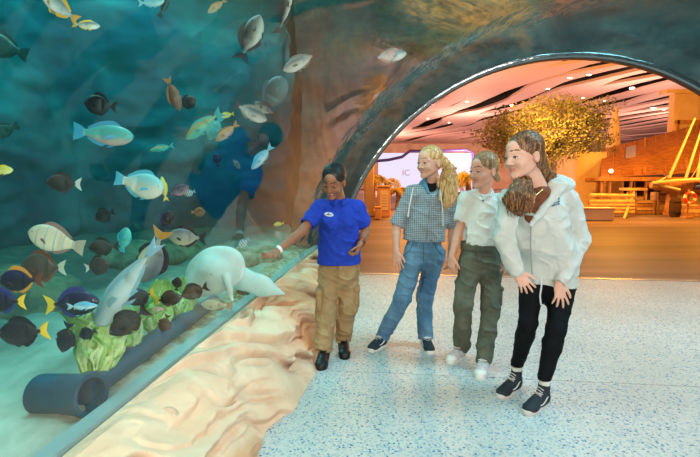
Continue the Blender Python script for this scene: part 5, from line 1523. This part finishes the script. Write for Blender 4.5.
def fishmat(name, top, bottom, side=None, stripes=None, rough=.4, nscale=9):
    t = NT(name); sp = t.n.new('ShaderNodeSeparateXYZ'); t.co = t.n.new('ShaderNodeTexCoord'); t.l.new(t.co.outputs['Generated'], sp.inputs[0])
    nz = t.noise(nscale, 4)
    ad = t.node('ShaderNodeMath', operation='MULTIPLY_ADD'); ad.inputs[1].default_value = .35; t.l.new(nz, ad.inputs[0]); t.l.new(sp.outputs[2], ad.inputs[2])
    stops = [(.42, bottom), (.95, top)] if side is None else [(.35, bottom), (.65, side), (.95, top)]
    c = t.ramp(ad.outputs[0], stops)
    if stripes is not None:
        col, n_, lo_, hi_ = stripes
        w = t.node('ShaderNodeMath', operation='MULTIPLY'); w.inputs[1].default_value = n_ * 6.283; t.l.new(sp.outputs[0], w.inputs[0])
        sn = t.node('ShaderNodeMath', operation='SINE'); t.l.new(w.outputs[0], sn.inputs[0])
        c = t.mix(t.ramp(sn.outputs[0], [(lo_, (0, 0, 0)), (hi_, (1, 1, 1))]), c, col)
    t.base(c); t.set(Roughness=rough); return t.m


def fm(name, c, rough=.5): return mat(name, c, rough=rough)


S_ = srgb
FT = {
    # name: body material, fin material, tail material, depth, width, kind
    'black': (fishmat('fish_black', S_(20, 22, 30), S_(40, 38, 46)), fm('fin_black', S_(20, 22, 28)), fm('fin_black2', S_(24, 26, 34)), .56, .16, 'tang'),
    'navy': (fishmat('fish_navy', S_(24, 28, 74), S_(12, 14, 26), S_(18, 20, 42)), fm('fin_navy', S_(40, 50, 130)), fm('fin_yellow', S_(240, 206, 50)), .50, .16, 'tang'),
    'brown': (fishmat('fish_brown', S_(66, 54, 48), S_(46, 36, 32)), fm('fin_brown', S_(40, 30, 28)), fm('fin_brown2', S_(46, 36, 32)), .48, .16, 'tang'),
    'browny': (fishmat('fish_brown_y', S_(62, 52, 50), S_(42, 34, 32)), fm('fin_brown3', S_(58, 46, 44)), fm('fin_yellow2', S_(232, 196, 60)), .46, .16, 'tang'),
    'greyb': (fishmat('fish_greybrown', S_(76, 70, 62), S_(80, 58, 46)), fm('fin_rust', S_(130, 72, 44)), fm('fin_pale', S_(190, 200, 180)), .62, .17, 'tang'),
    'teal': (fishmat('fish_teal', S_(80, 176, 170), S_(216, 176, 168), S_(96, 186, 180)), fm('fin_blue', S_(70, 160, 200)), fm('fin_blue2', S_(70, 170, 210)), .34, .16, 'parrot'),
    'white': (fishmat('fish_white', S_(150, 214, 220), S_(236, 232, 216), S_(230, 226, 210)), fm('fin_aqua', S_(90, 190, 220)), fm('fin_aqua2', S_(90, 190, 220)), .52, .18, 'parrot'),
    'beige': (fishmat('fish_beige', S_(214, 204, 178), S_(232, 224, 196), None, (S_(160, 190, 190), 5.5, .80, .99)), fm('fin_orangeblue', S_(150, 120, 110)), fm('fin_blue3', S_(170, 170, 150)), .46, .17, 'parrot'),
    'silver': (fishmat('fish_silver', S_(96, 110, 112), S_(232, 232, 224), S_(196, 200, 194)), fm('fin_grey', S_(150, 150, 140)), fm('fin_dark', S_(70, 76, 84)), .32, .15, 'slim'),
    'silvery': (fishmat('fish_silver_y', S_(110, 130, 134), S_(230, 232, 226), S_(170, 190, 192)), fm('fin_gold', S_(222, 172, 60)), fm('fin_gold2', S_(200, 160, 70)), .30, .15, 'slim'),
    'stripe': (fishmat('fish_stripe', S_(40, 48, 56), S_(206, 204, 192), S_(120, 120, 116)), fm('fin_slate', S_(50, 54, 60)), fm('fin_slate2', S_(46, 50, 56)), .38, .15, 'tang'),
    'surgeon': (fishmat('fish_surgeon', S_(120, 124, 130), S_(216, 200, 168), S_(172, 170, 162)), fm('fin_deepnavy', S_(22, 26, 52)), fm('fin_orange', S_(216, 146, 60)), .44, .15, 'tang'),
    'orange': (fishmat('fish_orange', S_(214, 160, 104), S_(190, 170, 140)), fm('fin_tan', S_(190, 140, 90)), fm('fin_tan2', S_(200, 150, 100)), .28, .15, 'slim'),
    'rust': (fishmat('fish_rust', S_(130, 84, 62), S_(150, 110, 90)), fm('fin_rust2', S_(190, 130, 90)), fm('fin_rust3', S_(196, 130, 80)), .34, .16, 'slim'),
    'yellow': (fishmat('fish_yellow', S_(226, 214, 90), S_(240, 234, 160)), fm('fin_yellow3', S_(236, 210, 70)), fm('fin_yellow4', S_(236, 210, 70)), .34, .14, 'slim'),
    'green': (fishmat('fish_green', S_(160, 150, 90), S_(70, 176, 166), S_(120, 190, 150)), fm('fin_green', S_(70, 180, 176)), fm('fin_green2', S_(60, 176, 180)), .26, .15, 'slim'),
    'turq': (fishmat('fish_turquoise', S_(50, 176, 186), S_(100, 210, 196)), fm('fin_turq', S_(60, 190, 210)), fm('fin_turq2', S_(60, 190, 210)), .48, .16, 'parrot'),
    'purple': (fishmat('fish_purple', S_(66, 50, 80), S_(176, 140, 156), S_(120, 96, 120)), fm('fin_purple', S_(50, 40, 70)), fm('fin_purple2', S_(56, 46, 76)), .46, .16, 'tang'),
    'sergeant': (fishmat('fish_sergeant', S_(200, 220, 220), S_(226, 232, 228), None, (S_(30, 50, 90), 5, .45, .6)), fm('fin_ser', S_(120, 180, 200)), fm('fin_ser2', S_(120, 180, 200)), .50, .16, 'tang'),
    'cleaner': (fishmat('fish_cleaner', S_(90, 190, 226), S_(206, 236, 240)), fm('fin_cl', S_(120, 200, 230)), fm('fin_cl2', S_(150, 210, 230)), .20, .13, 'slim'),
    'pale': (fishmat('fish_pale', S_(150, 190, 196), S_(208, 222, 220), S_(186, 208, 208), rough=.5, nscale=4), fm('fin_pale3', S_(150, 196, 210)), fm('fin_pale4', S_(140, 196, 220)), .24, .18, 'long'),
    'ghost': (fishmat('fish_ghost', S_(60, 100, 106), S_(100, 134, 134)), fm('fin_ghost', S_(70, 110, 116)), fm('fin_ghost2', S_(60, 110, 130)), .55, .14, 'parrot'),
    'spot': (fishmat('fish_spotted', S_(176, 160, 128), S_(206, 196, 170), nscale=30), fm('fin_spot', S_(150, 136, 110)), fm('fin_spot2', S_(150, 136, 110)), .34, .2, 'parrot'),
    'shadow': (fishmat('fish_shadow', S_(40, 70, 70), S_(60, 90, 84)), fm('fin_shadow', S_(36, 64, 66)), fm('fin_shadow2', S_(36, 64, 66)), .42, .16, 'parrot'),
}
FISHEYE = mat('fish_eye', srgb(16, 16, 18), rough=.15); FISHRIM = mat('fish_eye_rim', srgb(190, 180, 140), rough=.3)
PROF = {
    'tang': [(0, .02), (.03, .18), (.10, .48), (.2, .78), (.35, .98), (.5, 1), (.65, .88), (.78, .58), (.87, .26), (.93, .15), (1, .14)],
    'parrot': [(0, .10), (.03, .34), (.10, .62), (.2, .84), (.35, 1), (.5, .98), (.65, .82), (.78, .58), (.88, .38), (.94, .32), (1, .32)],
    'slim': [(0, .06), (.04, .32), (.12, .64), (.22, .88), (.36, 1), (.5, .97), (.65, .80), (.78, .56), (.88, .34), (.94, .22), (1, .20)],
    'long': [(0, .30), (.02, .55), (.08, .86), (.2, 1), (.35, 1), (.5, .92), (.65, .72), (.78, .48), (.88, .30), (.95, .20), (1, .16)],
}


def finmesh(poly, th, xf, name, m, parent, off=0):
    """thin solid fin from an outline in the x-z plane, tapering to its rim"""
    n = len(poly); cx = sum(p[0] for p in poly) / n; cz = sum(p[1] for p in poly) / n
    V = [xf(cx, off + th, cz), xf(cx, off - th, cz)] + [xf(x, off + th * .25, z) for x, z in poly] + [xf(x, off - th * .25, z) for x, z in poly]
    F = []
    for i in range(n):
        a, b_ = 2 + i, 2 + (i + 1) % n
        F += [(0, a, b_), (1, b_ + n, a + n), (a, a + n, b_ + n, b_)]
    me = mesh_from(V, F); return link(name, me, m, smooth=False), me


def fish(kind, px, py, L_, ang, extra, label, yaw=0, bend=0.0, roll=0.0, depth=None, name='fish', tailm=None, finm=None):
    bm_, fin_, tail_, dep, wid, pf = FT[kind]
    if tailm: tail_ = tailm
    if finm: fin_ = finm
    dep = depth or dep; Y = y_glass(px, py) + extra; c = P(px, py, Y)
    L = L_ * Y / FPX / max(.5, math.cos(math.radians(yaw)))
    a = math.radians(ang); ya = math.radians(yaw)
    f = Vector((math.cos(a) * math.cos(ya), math.sin(ya), math.sin(a) * math.cos(ya))).normalized()
    up0 = Vector((0, 0, 1)) if abs(f.z) < .86 else Vector((math.copysign(1, -f.x if abs(f.x) > .02 else 1) * 1, 0, .15))
    lat = up0.cross(f).normalized(); up = f.cross(lat).normalized()
    M = Matrix((f, lat, up)).transposed()
    if roll: M = M @ Matrix.Rotation(math.radians(roll), 3, 'X')
    e = bpy.data.objects.new(name, None); COL.objects.link(e); e.empty_display_size = .05
    e.location = c; e.rotation_euler = M.to_euler(); tag(e, label, 'fish' if name == 'fish' else name)
    bl = L * .82; x0 = L * .5

    def xf(x, y, z):  # x from the nose (0) to the tail tip (1)
        t_ = x; return Vector((x0 - x * L, y * L + bend * L * t_ * t_ * (1 if True else 0) * 1.0, z * L))

    def child(o, par=e):
        o.parent = par; return o
    V = []; F = []; ns_, sg_ = 24, 14; pr = PROF[pf]
    for i in range(ns_ + 1):
        t_ = (i / ns_) ** 1.15; hh = np.interp(t_, [p[0] for p in pr], [p[1] for p in pr]) * dep / 2
        ww = wid / 2 * (math.sin(math.pi * min(1, t_ * 1.25 + .10)) ** .7 if t_ < .7 else max(.10, (1 - t_) * 2.6 * .75 + .06)) if t_ < .985 else wid * .05
        ww = min(ww, hh * .95 + .002)
        for k in range(sg_):
            q = 2 * math.pi * k / sg_; cz = -.02 * dep * math.sin(t_ * 3)
            V.append(xf(t_ * .82, ww * math.cos(q), cz + hh * math.sin(q)))
    for i in range(ns_):
        for k in range(sg_):
            F.append((i * sg_ + k, i * sg_ + (k + 1) % sg_, (i + 1) * sg_ + (k + 1) % sg_, (i + 1) * sg_ + k))
    F.append(tuple(range(sg_))); F.append(tuple(ns_ * sg_ + k for k in range(sg_ - 1, -1, -1)))
    child(link('body', mesh_from(V, F), bm_, smooth=True))
    hp = lambda t_: float(np.interp(t_, [p[0] for p in pr], [p[1] for p in pr])) * dep / 2
    # tail
    tw = {'tang': .26, 'parrot': .24, 'slim': .20, 'long': .11}[pf] * (1 if dep > .3 else .85)
    ph = hp(.97)
    tail_poly = [(.79, ph * .9), (.86, tw * .42), (1.0, tw * .72), (.955, tw * .30), (.93, 0), (.955, -tw * .30), (1.0, -tw * .72), (.86, -tw * .42), (.79, -ph * .9)]
    if pf == 'parrot': tail_poly = [(.79, ph * .9), (.87, tw * .45), (.99, tw * .62), (.975, 0), (.99, -tw * .62), (.87, -tw * .45), (.79, -ph * .9)]
    child(finmesh(tail_poly, .008, xf, 'tail_fin', tail_, e)[0])
    if L_ < 9: return e
    # dorsal and anal
    def fringe(t0, t1, hgt, sgn, n=9, lead=.3):
        up_ = []; lo_ = []
        for i in range(n + 1):
            t_ = t0 + (t1 - t0) * i / n; base = hp(t_) * sgn
            q = min(1, i / (n * lead)) if i < n * lead else 1
            lo_.append((t_ * .82, base * .88 - .02 * dep * math.sin(t_ * 3))); up_.append((t_ * .82 + .015, base + sgn * hgt * (math.sin(q * math.pi / 2)) * (1 - .45 * max(0, i / n - .7) / .3)))
        return lo_ + up_[::-1]
    fh = {'tang': .075, 'parrot': .06, 'slim': .055, 'long': .035}[pf]
    def strip(poly, name):
        n = len(poly) // 2; V = []; F = []
        for i in range(n):
            (xa, za), (xb, zb) = poly[i], poly[2 * n - 1 - i]
            V += [xf(xa, .007, za), xf(xa, -.007, za), xf(xb, .0018, zb), xf(xb, -.0018, zb)]
        for i in range(n - 1):
            o_ = 4 * i; F += [(o_, o_ + 4, o_ + 6, o_ + 2), (o_ + 1, o_ + 3, o_ + 7, o_ + 5), (o_ + 2, o_ + 6, o_ + 7, o_ + 3), (o_, o_ + 1, o_ + 5, o_ + 4)]
        F += [(0, 2, 3, 1), (4 * n - 4, 4 * n - 3, 4 * n - 1, 4 * n - 2)]
        child(link(name, mesh_from(V, F), fin_))
    strip(fringe(.24, .90, fh, 1), 'dorsal_fin'); strip(fringe(.52, .90, fh * .95, -1), 'anal_fin')
    if L_ < 14: return e
    # paired fins
    for sd in (-1, 1):
        px_, pz_ = .27, -.06 * dep - .01; ln = .13 if pf != 'long' else .16
        w0 = wid / 2 * .92
        V = [xf(px_, sd * w0, pz_ + .02), xf(px_, sd * w0, pz_ - .02), xf(px_ + ln, sd * (w0 + .055), pz_ - .055), xf(px_ + ln * .9, sd * (w0 + .06), pz_ - .005), xf(px_ + ln * .55, sd * (w0 + .038), pz_ + .018)]
        V2_ = [v + Vector((0, sd * .004 * L, 0)) for v in V]
        F = [(0, 1, 2, 3, 4), (9, 8, 7, 6, 5)] + [(i, (i + 1) % 5, 5 + (i + 1) % 5, 5 + i) for i in range(5)]
        child(link('pectoral_fin', mesh_from(V + V2_, F), tail_ if kind == 'navy' else fin_))
        zb = -hp(.34) * .93
        V = [xf(.28, sd * .012, zb), xf(.34, sd * .014, zb), xf(.43, sd * .03, zb - .055), xf(.37, sd * .03, zb - .05)]
        V2_ = [v + Vector((0, sd * .005 * L, 0)) for v in V]
        child(link('pelvic_fin', mesh_from(V + V2_, [(0, 1, 2, 3), (7, 6, 5, 4)] + [(i, (i + 1) % 4, 4 + (i + 1) % 4, 4 + i) for i in range(4)]), fin_))
        te = .11; we = float(wid / 2 * math.sin(math.pi * min(1, te * 1.25 + .10)) ** .7); we = min(we, hp(te) * .95)
        r_ = .016 if pf != 'long' else .010
        b = MB(); b.sphere(xf(te * .82, sd * we * .90, .30 * hp(te)), (r_ * L, r_ * .7 * L, r_ * L), 10, 6); o = link('eye', mesh_from(b.V, b.F), FISHRIM, smooth=True); child(o)
        b = MB(); b.sphere(xf(te * .82, sd * (we * .90 + r_ * .42), .30 * hp(te)), (r_ * .62 * L, r_ * .42 * L, r_ * .62 * L), 8, 6); p_ = link('pupil', mesh_from(b.V, b.F), FISHEYE, smooth=True); p_.parent = o
    return e


YF = fm('fin_lemon', S_(240, 206, 50)); WF = fm('fin_whiteedge', S_(214, 220, 214)); OF = fm('fin_amber', S_(226, 150, 50))
fish('silvery', 60, 7, 50, 142, .5, 'silver fish with golden fins diving in from the top left edge', yaw=10)
fish('silvery', 86, 25, 24, 0, .6, 'small silver fish with a raised yellow tail just below the top left corner', yaw=15, finm=YF, tailm=YF)
fish('black', 101, 105, 33, 172, .9, 'charcoal oval fish just above the teal parrotfish', depth=.58)
fish('teal', 103, 134, 60, -6, .8, 'teal parrotfish with a pinkish belly facing right')
fish('cleaner', 151, 2, 26, 5, 1.0, 'pale turquoise fish cut off by the top edge left of centre', depth=.34)
fish('shadow', 165, 5, 26, 62, 1.0, 'dark slim fish pointing up beside the pale turquoise fish at the top edge', depth=.2)
fish('rust', 173, 94, 32, 285, 1.0, 'reddish fish swimming nose down in mid water', yaw=15)
fish('brown', 187, 103, 20, 25, 1.1, 'small brown fish touching the nose of the reddish diving fish', depth=.6)
fish('orange', 217, 6, 22, 215, .8, 'slim orange backed fish at the top edge, third from the corner post')
fish('stripe', 250, 38, 50, 68, .7, 'grey fish with dark fins standing nose up below the top edge', yaw=10)
fish('stripe', 285, 13, 44, 72, .6, 'dark slim fish hanging from the top edge nearest the corner post', depth=.16)
fish('silver', 301, 62, 38, 205, .5, 'silver fish curving down to the left beside the corner post', bend=.12)
fish('ghost', 273, 95, 40, 58, 1.3, 'ghostly grey fish behind the striped fish in mid water', depth=.55)
fish('silver', 250, 112, 36, -27, .5, 'silver fish with a dark tail facing down to the right', depth=.36)
fish('stripe', 266, 109, 26, 150, .8, 'striped dark fish overlapping the silver fish with the dark tail')
fish('green', 204, 125, 46, 217, .6, 'long green fish with a yellow back facing down left', depth=.24)
fish('turq', 215, 128, 26, 240, .8, 'bright turquoise fish tucked behind the long green fish')
fish('yellow', 227, 115, 15, 190, .9, 'tiny yellow and cream fish above the orange slim fish')
fish('orange', 227, 132, 29, 218, .6, 'slim orange fish right of the long green fish')
fish('green', 162, 148, 25, 192, .9, 'small slender yellow green fish alone in mid water', depth=.2)
fish('white', 139, 184, 50, -14, .7, 'plump white fish with aqua fins and tail facing right')
fish('yellow', 164, 189, 25, 98, .6, 'lemon yellow fish standing upright next to the plump white fish', depth=.22)
fish('purple', 178, 191, 24, 22, .7, 'purple fish with a pink side right of the upright yellow fish')
fish('sergeant', 190, 193, 12, 200, .8, 'tiny pale fish beside the purple fish')
fish('cleaner', 262, 157, 32, 228, .5, 'slender white and blue fish in front of the reflected guide', depth=.26)
fish('browny', 64, 183, 36, 176, .7, 'dark brown oval fish with a pale tail edge at the left', tailm=WF)
fish('black', 105, 215, 22, 200, 1.3, 'dark fish in the distance above the brown pair', depth=.6)
fish('beige', 57, 240, 58, 163, .5, 'cream parrotfish with blue marks facing left')
fish('greyb', 44, 267, 46, 178, .6, 'grey brown deep bodied fish with a pale tail right below the cream parrotfish')
fish('navy', 21, 280, 46, 180, .5, 'dark purple tang with orange edged fins under the grey brown fish', finm=OF, tailm=fm('fin_redbrown', S_(120, 60, 40)))
fish('brown', 104, 247, 32, 182, .8, 'brown fish in front of the small turquoise fish')
fish('brown', 97, 266, 26, 10, .6, 'round brown fish with a white fin edge left of the long pale fish', depth=.7, tailm=WF)
fish('turq', 124, 240, 26, 75, .8, 'small turquoise fish pointing up above the long pale fish')
fish('surgeon', 153, 256, 60, 249, .6, 'grey surgeonfish with orange marks nose down behind the long pale fish', bend=.05)
fish('navy', 166, 221, 24, 60, .9, 'navy fish touching the tail of the diving surgeonfish', tailm=fm('fin_navy5', S_(30, 40, 90)))
fish('surgeon', 187, 237, 40, 176, .6, 'grey surgeonfish with a navy back fin facing left', tailm=fm('fin_navy4', S_(24, 30, 60)))
fish('rust', 198, 212, 14, 0, 1.0, 'tiny reddish brown fish above the surgeonfish facing left', depth=.6)
fish('black', 217, 160, 14, 100, 1.2, 'tiny black fish alone in the dark water', depth=.5)
fish('sergeant', 244, 243, 14, 215, .25, 'tiny blue and white striped fish near the pointing hand')
fish('yellow', 279, 224, 11, 190, .35, 'tiny pale yellow fish above the pointing arm')
fish('sergeant', 279, 236, 11, 120, .35, 'tiny white fish just under the pale yellow one')
fish('pale', 124, 284, 110, 234, .38, 'long pale grey fish hanging nose down over the lettuce', bend=-.14, depth=.20, yaw=8)
fish('navy', 4, 301, 46, 178, .35, 'navy tang with a yellow tail cut off by the left edge', tailm=YF)
fish('navy', 72, 303, 58, 4, .4, 'large navy tang with a yellow tail facing right', depth=.44, tailm=YF)
fish('cleaner', 82, 306, 32, 2, .22, 'thin white and blue cleaner fish in front of the large navy tang')
fish('black', 24, 332, 54, 184, .30, 'black tang with a yellow tail above the blue pipe, nearest the left edge', depth=.5, tailm=YF)
fish('black', 66, 337, 34, 255, .35, 'black fish tilted nose down just left of the lettuce', depth=.5)
fish('black', 88, 333, 20, 200, .5, 'small black fish squeezed between the tilted black fish and the lettuce')
fish('brown', 129, 321, 50, 214, .22, 'brown fish feeding on the lettuce, the largest one there', depth=.42)
fish('browny', 141, 297, 32, 200, .4, 'purple brown fish with a yellow cheek above the lettuce', finm=fm('fin_violet', S_(70, 56, 100)))
fish('browny', 168, 299, 30, 8, .35, 'brown fish with a yellow tail over the middle of the lettuce')
fish('brown', 195, 291, 30, 200, .3, 'brown fish between the lettuce and the white ray')
fish('brown', 165, 323, 20, 250, .2, 'small round brown fish on top of the long pipe', depth=.6)
fish('spot', 159, 309, 16, 180, .3, 'small tan fish resting on the lettuce')
fish('black', 177, 284, 15, 80, .7, 'small black fish just left of the white ray', depth=.6)
fish('spot', 217, 305, 32, 176, .16, 'mottled beige fish lying on the rubble at the end of the pipe')
fish('brown', 246, 290, 20, 190, .2, 'small dark brown fish on the rubble under the white ray')
fish('rust', 264, 278, 15, 200, .2, 'small reddish fish on the rubble near the pointing hand', depth=.5)
fish('yellow', 1, 170, 24, 0, .6, 'pale yellow fish mostly hidden by the left edge')
fish('shadow', 4, 46, 50, 158, 2.6, 'large shadowy green fish far off at the upper left edge')
fish('shadow', 5, 130, 30, 200, 2.6, 'dim dark fish far off at the left edge')
fish('silver', 389, 56, 34, 8, .25, 'white and blue fish above the tunnel roof left of the arch', tailm=fm('fin_ink', S_(30, 40, 60)))

# ---- the white ray
RAYM = mat('ray_white', srgb(196, 214, 206), srgb(222, 232, 224), scale=5, rough=.5)
def stingray():
    Y = y_glass(222, 274) + .42; c = P(222, 274, Y); k = Y / FPX
    e = empty('stingray', c, 'broad white ray with raised wings gliding above the end of the pipe', 'stingray')
    g = lambda x, y, d=0: P(x, y, Y + d)
    def rot(a): R = Matrix.Rotation(math.radians(a), 3, 'Y'); return np.array(R)
    S = Sol(.009)
    S.el(g(214, 271), (31 * k, 9 * k, 23.5 * k), rot(-30), k=.03)
    S.el(g(203, 282, -.02), (19 * k, 8 * k, 12 * k), rot(-40), k=.04)
    S.el(g(228, 268), (17 * k, 7 * k, 19 * k), rot(10), k=.04)
    S.el(g(212, 270, -.05), (14 * k, 9 * k, 12 * k), rot(-30), k=.05)
    S.warp(lambda P_: .003 * vn(P_, 14, 3)); S.build('body', RAYM, e)
    S = Sol(.008); S.rc(g(240, 278, .05), g(262, 286, .06), 13 * k, 9 * k, k=.03, n=(0, 1, 0), f=.4); S.rc(g(262, 286, .06), g(284, 294, .08), 9 * k, 1.8 * k, k=.03, n=(0, 1, 0), f=.4)
    S.build('wing', mat('ray_wing', srgb(150, 196, 192), srgb(180, 212, 206), scale=5, rough=.5), e)
    b = MB(); b.sphere(g(211, 274, -.03 - 11 * k), 1.2 * k, 8, 6); b.build('eye', FISHEYE, e, smooth=True)
    b = MB(); b.sphere(g(190, 276, .02), 1.2 * k, 8, 6); b.build('eye', FISHEYE, e, smooth=True)
    b = MB(); b.tube([g(226, 274, -.06), g(229, 287, -.09), g(232, 301, -.10)], [5 * k, 3.8 * k, 1.4 * k], 10); b.build('claspers', RAYM, e, smooth=True)


stingray()

# ---- blue pipe with open tee
PIPE = mat('blue_pipe', srgb(30, 74, 98), srgb(42, 92, 116), scale=5, rough=.45)
Ya = PF(45, 412, .42).y; Yb_ = PF(90, 400, .42).y
e = empty('drain_pipe', PF(70, 405, .42), 'thick blue plastic pipe with a wide open end lying on the sand', 'pipe')
def hollow(name, pts, r, ri, m, parent):
    pts = [Vector(p) for p in pts]; V = []; F = []; sg = 28; n = len(pts); N = (pts[1] - pts[0]).orthogonal().normalized()
    for rr_ in (r, ri):
        for i in range(n):
            T = (pts[min(i + 1, n - 1)] - pts[max(i - 1, 0)]).normalized(); N = (N - T * N.dot(T)).normalized(); B_ = T.cross(N)
            for k in range(sg): a = 2 * math.pi * k / sg; V.append(pts[i] + (N * math.cos(a) + B_ * math.sin(a)) * rr_)
    for l in (0, 1):
        for i in range(n - 1):
            for k in range(sg):
                o_ = l * n * sg; F.append((o_ + i * sg + k, o_ + i * sg + (k + 1) % sg, o_ + (i + 1) * sg + (k + 1) % sg, o_ + (i + 1) * sg + k))
    for i in (0, n - 1):
        for k in range(sg): F.append((i * sg + k, i * sg + (k + 1) % sg, (n + i) * sg + (k + 1) % sg, (n + i) * sg + k))
    b = MB(); b.add(V, F); return b.build(name, m, parent, smooth=True)
r_ = .085
a1 = PF(92, 395, .485); a0 = a1 + Vector((-.96, .27, 0)) * .275; a0.z = .455
hollow('tee_body', [a0, a0.lerp(a1, .3), a0.lerp(a1, .7), a1], r_, r_ - .012, PIPE, e)
ds = (a1 - a0).normalized(); b = MB(); b.tube([a0 - ds * .004, a0 + ds * .006], r_ - .004, 28); b.build('end_cap', PIPE, e, smooth=True)
b0 = a1.lerp(a0, .30); b1 = PF(214, 305, .42); b1.z = .450
jj = b0.lerp(b1, .035)
b = MB(); b.tube([b0 + Vector((0, .03, 0)), b0.lerp(b1, .5), b1], [.062, .058, .050], 24); b.build('long_run', PIPE, e, smooth=True)
hollow('collar', [a1.lerp(a0, .10), a1 + (a1 - a0) * .0], r_ + .006, r_ - .004, PIPE, e)

# ---- lettuce heads clipped along the pipe
LGm = mat('lettuce_leaf', srgb(196, 216, 130), srgb(226, 234, 178), scale=9, rough=.6, bump=.3, bscale=30)
LGd = mat('lettuce_leaf_dark', srgb(120, 170, 70), srgb(186, 212, 116), scale=9, rough=.6, bump=.3, bscale=30)
LGw = mat('lettuce_rib', srgb(222, 232, 190), rough=.5)
for md_ in (LGm, LGd):
    md_.node_tree.nodes['Principled BSDF'].inputs['Transmission Weight'].default_value = 0.0
def lettuce(base, axis, L, label, seed, nleaf=15):
    rr = random.Random(seed); base = Vector(base); A_ = Vector(axis).normalized(); X = A_.orthogonal().normalized(); Yv = A_.cross(X)
    e = empty('lettuce_head', base, label, 'lettuce', 'lettuce heads on the pipe')
    for q in range(nleaf):
        ph = q * 2.399; open_ = .10 + .55 * (q / nleaf) ** 1.2; ln = L * (.75 + .3 * q / nleaf) * rr.uniform(.9, 1.05)
        d = X * math.cos(ph) + Yv * math.sin(ph); sd = A_.cross(d).normalized(); V = []; F = []; nu, nv = 14, 12; ph2 = rr.uniform(0, 6)
        for i in range(nu + 1):
            u_ = i / nu; w = ln * .34 * (math.sin(math.pi * min(1, u_ * .80 + .10)) ** .8) * (1 if u_ < .85 else (1 - (u_ - .85) * 2.5))
            out = open_ * u_ ** 1.5 * ln * .9 + .012
            for j_ in range(nv + 1):
                v_ = j_ / nv * 2 - 1
                ruf = .018 * u_ * abs(v_) ** 2 * math.sin(u_ * 22 + ph2 + v_ * 3) + .006 * math.sin(v_ * 14 + u_ * 12 + ph2)
                cup = -.35 * w * v_ * v_ * (1 - .5 * u_)
                p = base + A_ * (u_ * ln * (1 - .18 * open_ * u_)) + d * (out + cup + ruf) + sd * (w * v_) + d * ruf
                V.append(p)
        for i in range(nu):
            for j_ in range(nv): a = i * (nv + 1) + j_; F.append((a, a + 1, a + nv + 2, a + nv + 1))
        o = link('leaf', mesh_from(V, F), LGd if q > nleaf * .6 and q % 3 else LGm, e, smooth=True); md = o.modifiers.new('t', 'SOLIDIFY'); md.thickness = .0022
        b = MB(); b.tube([base + A_ * (u_ * ln * (1 - .18 * open_ * u_)) + d * (open_ * u_ ** 1.5 * ln * .9 + .012) for u_ in (0, .2, .4, .6, .8)], [.011, .009, .006, .004, .002], 6)
        rb = link('rib', mesh_from(b.V, b.F), LGw, smooth=True); rb.parent = o
        rb.data.transform(Matrix.Translation(-base))
pl0 = lambda t_: b0.lerp(b1, t_)
dirp = (b1 - b0).normalized()
lettuce(pl0(.02) + Vector((.0, .10, .02)), (-.10, .55, .62), .32, 'large leafy lettuce head at the open end of the pipe', 1, 18)
lettuce(pl0(.22) + Vector((-.01, .08, .03)), (-.30, .5, .55), .28, 'second lettuce head along the pipe, behind the largest feeding fish', 2)
lettuce(pl0(.42) + Vector((-.02, .08, .03)), (-.25, .55, .5), .28, 'third lettuce head along the pipe, under the brown fish with the yellow tail', 3)
lettuce(pl0(.62) + Vector((-.02, .09, .03)), (-.20, .6, .42), .26, 'lettuce head nearest the white ray', 4)

# ---- rocks on the bed
RK = mat('reef_rock', srgb(60, 70, 56), srgb(130, 120, 90), scale=6, rough=.9, bump=.5, bscale=14)
RK2 = mat('tan_rubble', srgb(120, 84, 50), srgb(200, 176, 140), scale=9, rough=.9, bump=.5, bscale=30)
def stone(px, py, z, r, label, m, seed, grp=None, sq=.6):
    c = PF(px, py, z); S = Sol(max(.006, r / 14)); rr = random.Random(seed)
    for q in range(6): S.el(c + Vector((rr.uniform(-.7, .7) * r, rr.uniform(-.6, .6) * r, rr.uniform(-.1, .3) * r * sq)), (r * rr.uniform(.4, .7), r * rr.uniform(.4, .7), r * sq * rr.uniform(.4, .8)), k=r * .2)
    S.warp(lambda P_: r * .10 * fbm(P_, 3.5 / r * .6, 3, seed)); o = S.build('reef_rock' if r > .1 else 'pebble', m); tag(o, label, 'rock', grp)
stone(20, 300, .35, .55, 'low dark reef rock behind the navy tangs at the left', RK, 1)
stone(150, 262, .35, .60, 'dark reef rock behind the diving surgeonfish', RK, 2)
stone(255, 262, .38, .35, 'sandy coloured reef rock below the pointing hand', RK2, 3)
stone(288, 250, .38, .16, 'tan reef rock beside the belt of the guide', RK2, 4)
